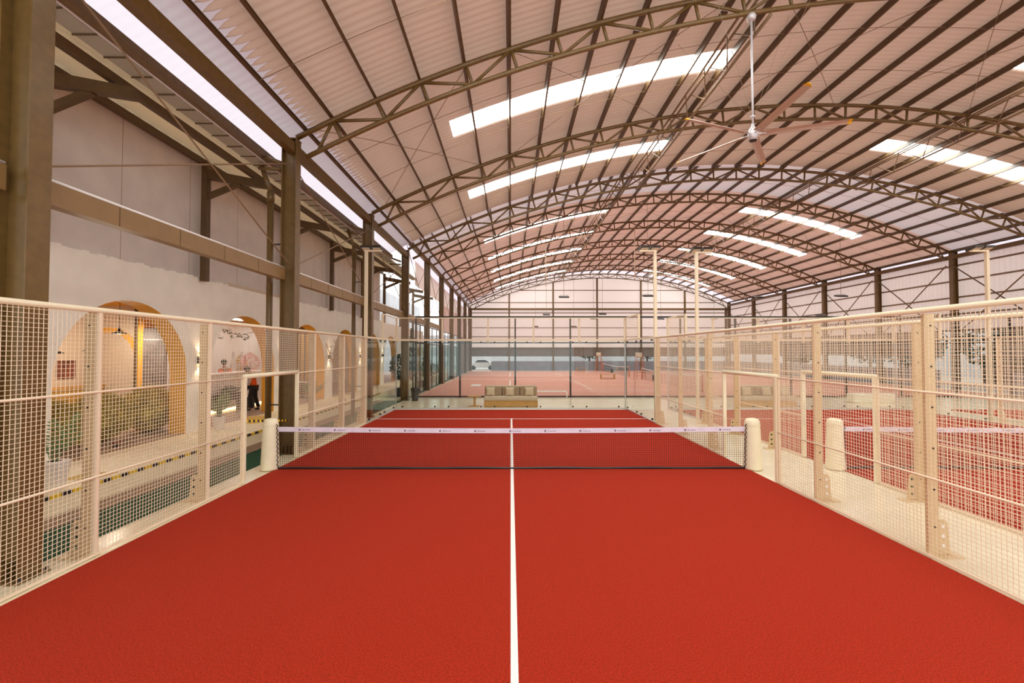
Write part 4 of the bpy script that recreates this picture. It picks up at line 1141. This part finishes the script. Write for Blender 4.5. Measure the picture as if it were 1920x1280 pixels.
# ------------------------------------------------------------------ rear hall: tennis nets, umpire chairs, benches
def tennis_net(yc, label):
    t = thing('tennis_net', (11.85, yc, 0), label, 'net', 'tennis nets'); x = 11.85; a, b = yc - 6.3, yc + 6.3
    def top(y): return .914 + .156 * abs((y - yc) / 6.3) ** 1.5
    mb = MB()
    for k in range(127): y = a + (b - a) * k / 126; mb.bar((x, y, .04), (x, y, top(y)), .003)
    for k in range(10): mb.path([(x, a + (b - a) * q / 12, .04 + (top(a + (b - a) * q / 12) - .06) * k / 9) for q in range(13)], .003, 4, False)
    mb.build('netting', 'net', t)
    mb = MB()
    for q in range(24):
        ya, yb = a + (b - a) * q / 24, a + (b - a) * (q + 1) / 24
        mb.ext([(x - .012, ya, top(ya) - .07), (x + .012, ya, top(ya) - .07), (x + .012, ya, top(ya)), (x - .012, ya, top(ya))], (0, yb - ya, top(yb) - top(ya)))
    mb.build('tape', 'white', t)
    for y in (a, b): MB().tube((x, y, .01), (x, y, 1.1), .05, 10).build('post', 'orange', t, True)
tennis_net(24.2, 'tennis net of the nearer orange hard court'); tennis_net(41.0, 'tennis net of the farther orange hard court')
def umpire(x, y, label):
    t = thing('umpire_chair', (x, y, .01), label, 'umpire chair', 'umpire chairs')
    for dx in (-1, 1):
        for dy in (-1, 1): MB().tube((x + dx * .42, y + dy * .5, .012), (x + dx * .30, y + dy * .30, 1.75), .028, 6).build('leg', 'orange', t)
    for k in range(1, 6):
        z = .3 * k; f = 1 - .22 * z / 1.75; MB().tube((x - .42 * f, y - .5 * f, z), (x + .42 * f, y - .5 * f, z), .022, 6).build('rung', 'orange', t)
    MB().box(x - .32, x + .32, y - .34, y + .34, 1.72, 1.77).build('platform', 'wood', t)
    MB().box(x - .28, x + .28, y - .22, y + .28, 1.98, 2.03).build('seat', 'wood', t)
    MB().box(x - .30, x + .30, y + .24, y + .29, 2.03, 2.45).build('backrest', 'cream', t)
    for s in (-1, 1): MB().path([(x + s * .30, y + .28, 1.76), (x + s * .30, y + .28, 2.22), (x + s * .30, y - .25, 2.22), (x + s * .30, y - .25, 1.76)], .02, 6).build('armrest', 'orange', t)
umpire(12.0, 31.7, 'orange umpire chair beside the nearer tennis net'); umpire(11.55, 48.4, 'orange umpire chair against the end wall')
def bench(x, y, label):
    t = thing('bench', (x, y, .01), label, 'bench', 'wooden benches on the hard courts')
    for q in range(3): MB().box(x - .7, x + .7, y - .2 + q * .14, y - .08 + q * .14, .42, .46).build('seat_slat', 'wood', t)
    for s in (-1, 1):
        MB().box(x + s * .62 - .04, x + s * .62 + .04, y - .19, y - .11, .012, .42).build('leg', 'wood', t); MB().box(x + s * .62 - .04, x + s * .62 + .04, y + .11, y + .19, .012, .42).build('leg', 'wood', t)
    MB().box(x - .6, x + .6, y - .03, y + .03, .06, .12).build('stretcher', 'wood', t)
bench(8.95, 31.4, 'wooden bench left of the nearer umpire chair'); bench(9.2, 48.2, 'wooden bench at the end wall left of the far umpire chair'); bench(14.4, 48.2, 'wooden bench at the end wall right of the far umpire chair')
def litter(x, y, label):
    t = thing('litter_bin', (x, y, .01), label, 'bin', 'small bins on the hard courts')
    MB().lathe((x, y, .012), [(.16, 0), (.2, .48)], 14).build('bucket', 'bin', t, True); MB().lathe((x, y, .49), [(.205, 0), (.205, .03)], 14, False).build('rim', 'alu', t)
litter(12.4, 44.6, 'small dark bin by the farther tennis net'); litter(12.5, 29.0, 'small dark bin by the nearer tennis net')

# ------------------------------------------------------------------ outside: trees, car, plants behind the glazing
def tree(x, y, h, r, label, group='trees outside the hall'):
    t = thing('tree', (x, y, -.06), label, 'tree', group)
    MB().path([(x, y, -.06), (x + .1, y, h * .3), (x, y + .1, h * .65)], [.16, .13, .08], 8).build('trunk', 'trunk', t, True)
    leafcloud(MB(), (x, y, h * .62), (r, r, h * .40), 900, .26).build('crown', 'leafd', t)
for i, (x, y, h, r, w) in enumerate(((33.5, 18.5, 4.6, 2.0, 'just outside the open bay of the right wall'), (36, 23, 5.5, 2.4, 'beyond the right wall, second from the open bay'), (35, 29, 5, 2.2, 'beyond the right wall, third from the open bay'), (37, 36, 6, 2.6, 'beyond the right wall, fourth from the open bay'),
    (35, 44, 5, 2.2, 'beyond the far right corner'), (22, 62, 6, 2.8, 'beyond the end wall on its right half'), (13, 64, 5.5, 2.6, 'beyond the end wall behind the umpire chair'), (33, 14, 5.2, 2.3, 'outside the right wall nearest the camera'))):
    tree(x, y, h, r, 'dark green leafy tree ' + w)
t = thing('hedge', (38, 18, -.06), 'tall dark green hedge outside the open bay of the right wall', 'hedge')
leafcloud(leafcloud(MB(), (37.5, 16, 2.0), (1.2, 7, 2.1), 2600, .3), (38.5, 20, 2.4), (1.4, 6, 2.4), 2600, .3).build('foliage', 'leafd', t)
MB().box(37.9, 38.3, 10, 26, -.06, 1.6).build('stems', 'trunk', t)
tag(MB().box(-17, -15.5, 22, 66, -.06, 10).build('backdrop_facade', 'facade'), 'tall pale facade added to dim the sky beyond the left glazing of the rear hall', 'backdrop')  # plain facades added to tone down the white sky in the openings
tag(MB().box(-30, 50, 70, 72, -.06, 5.5).build('backdrop_facade', 'facade'), 'long pale grey facade added to dim the sky beyond the end wall', 'backdrop')
tag(MB().box(47, 49, -5, 66, -.06, 5.5).build('backdrop_facade', 'facade'), 'long pale grey facade added to dim the sky beyond the right cladding wall', 'backdrop')
t = thing('car', (-4.2, 55, -.06), 'white parked car outside the open left end of the end wall', 'car')
P = [(-6.2, .25), (-6.2, .75), (-5.9, .92), (-5.3, 1.0), (-4.8, 1.42), (-3.6, 1.45), (-2.9, 1.02), (-2.2, .9), (-2.1, .3)]
MB().ext([(a, 54.2, b) for a, b in P], (0, 1.6, 0)).build('body', 'carw', t, bevel=.06)
MB().ext([(-5.15, 54.18, 1.02), (-4.75, 54.18, 1.36), (-3.66, 54.18, 1.38), (-3.1, 54.18, 1.04)], (0, 1.64, 0)).build('windows', 'gpot', t)
for x in (-5.4, -2.9):
    for y in (54.2, 55.65): MB().tube((x, y - .02, .26), (x, y + .18, .26), .32, 18).build('wheel', 'blk', t, True)
planted('potted_tree', -6.35, 16.0, -.06, 'dark leafy potted tree behind the glazing next to the trash bin', 'potted plant', (.28, .5), ((0, 0, 1.7), (.6, .6, .75)), 'leafd', 620, .11)
palm(-6.5, 22.6, -.06, 'palm in a slate pot behind the second bay of glazing', (.3, .5), 13, 1.5, 'gpot')
planted('potted_shrub', -6.6, 28.4, -.06, 'rounded green shrub in a white pot behind the third bay of glazing', 'potted plant', (.3, .5), ((0, 0, 1.1), (.5, .5, .5)), 'leaf', 420, .09, pm='wpot')
def cypress(x, y, h, label):
    t = thing('cypress_tree', (x, y, -.06), label, 'tree', 'cypresses behind the glazing')
    MB().tube((x, y, -.06), (x, y, h * .5), .08).build('trunk', 'trunk', t, True); mb = MB()
    for k in range(8): leafcloud(mb, (x, y, .5 + (h - .6) * k / 7), (.55 * (1 - k / 9), .55 * (1 - k / 9), h / 9), 150, .1)
    mb.build('crown', 'leafd', t)
cypress(-7.6, 24.6, 4.0, 'slender cypress behind the second bay of glazing'); cypress(-7.6, 30.4, 3.8, 'slender cypress behind the third bay of glazing')
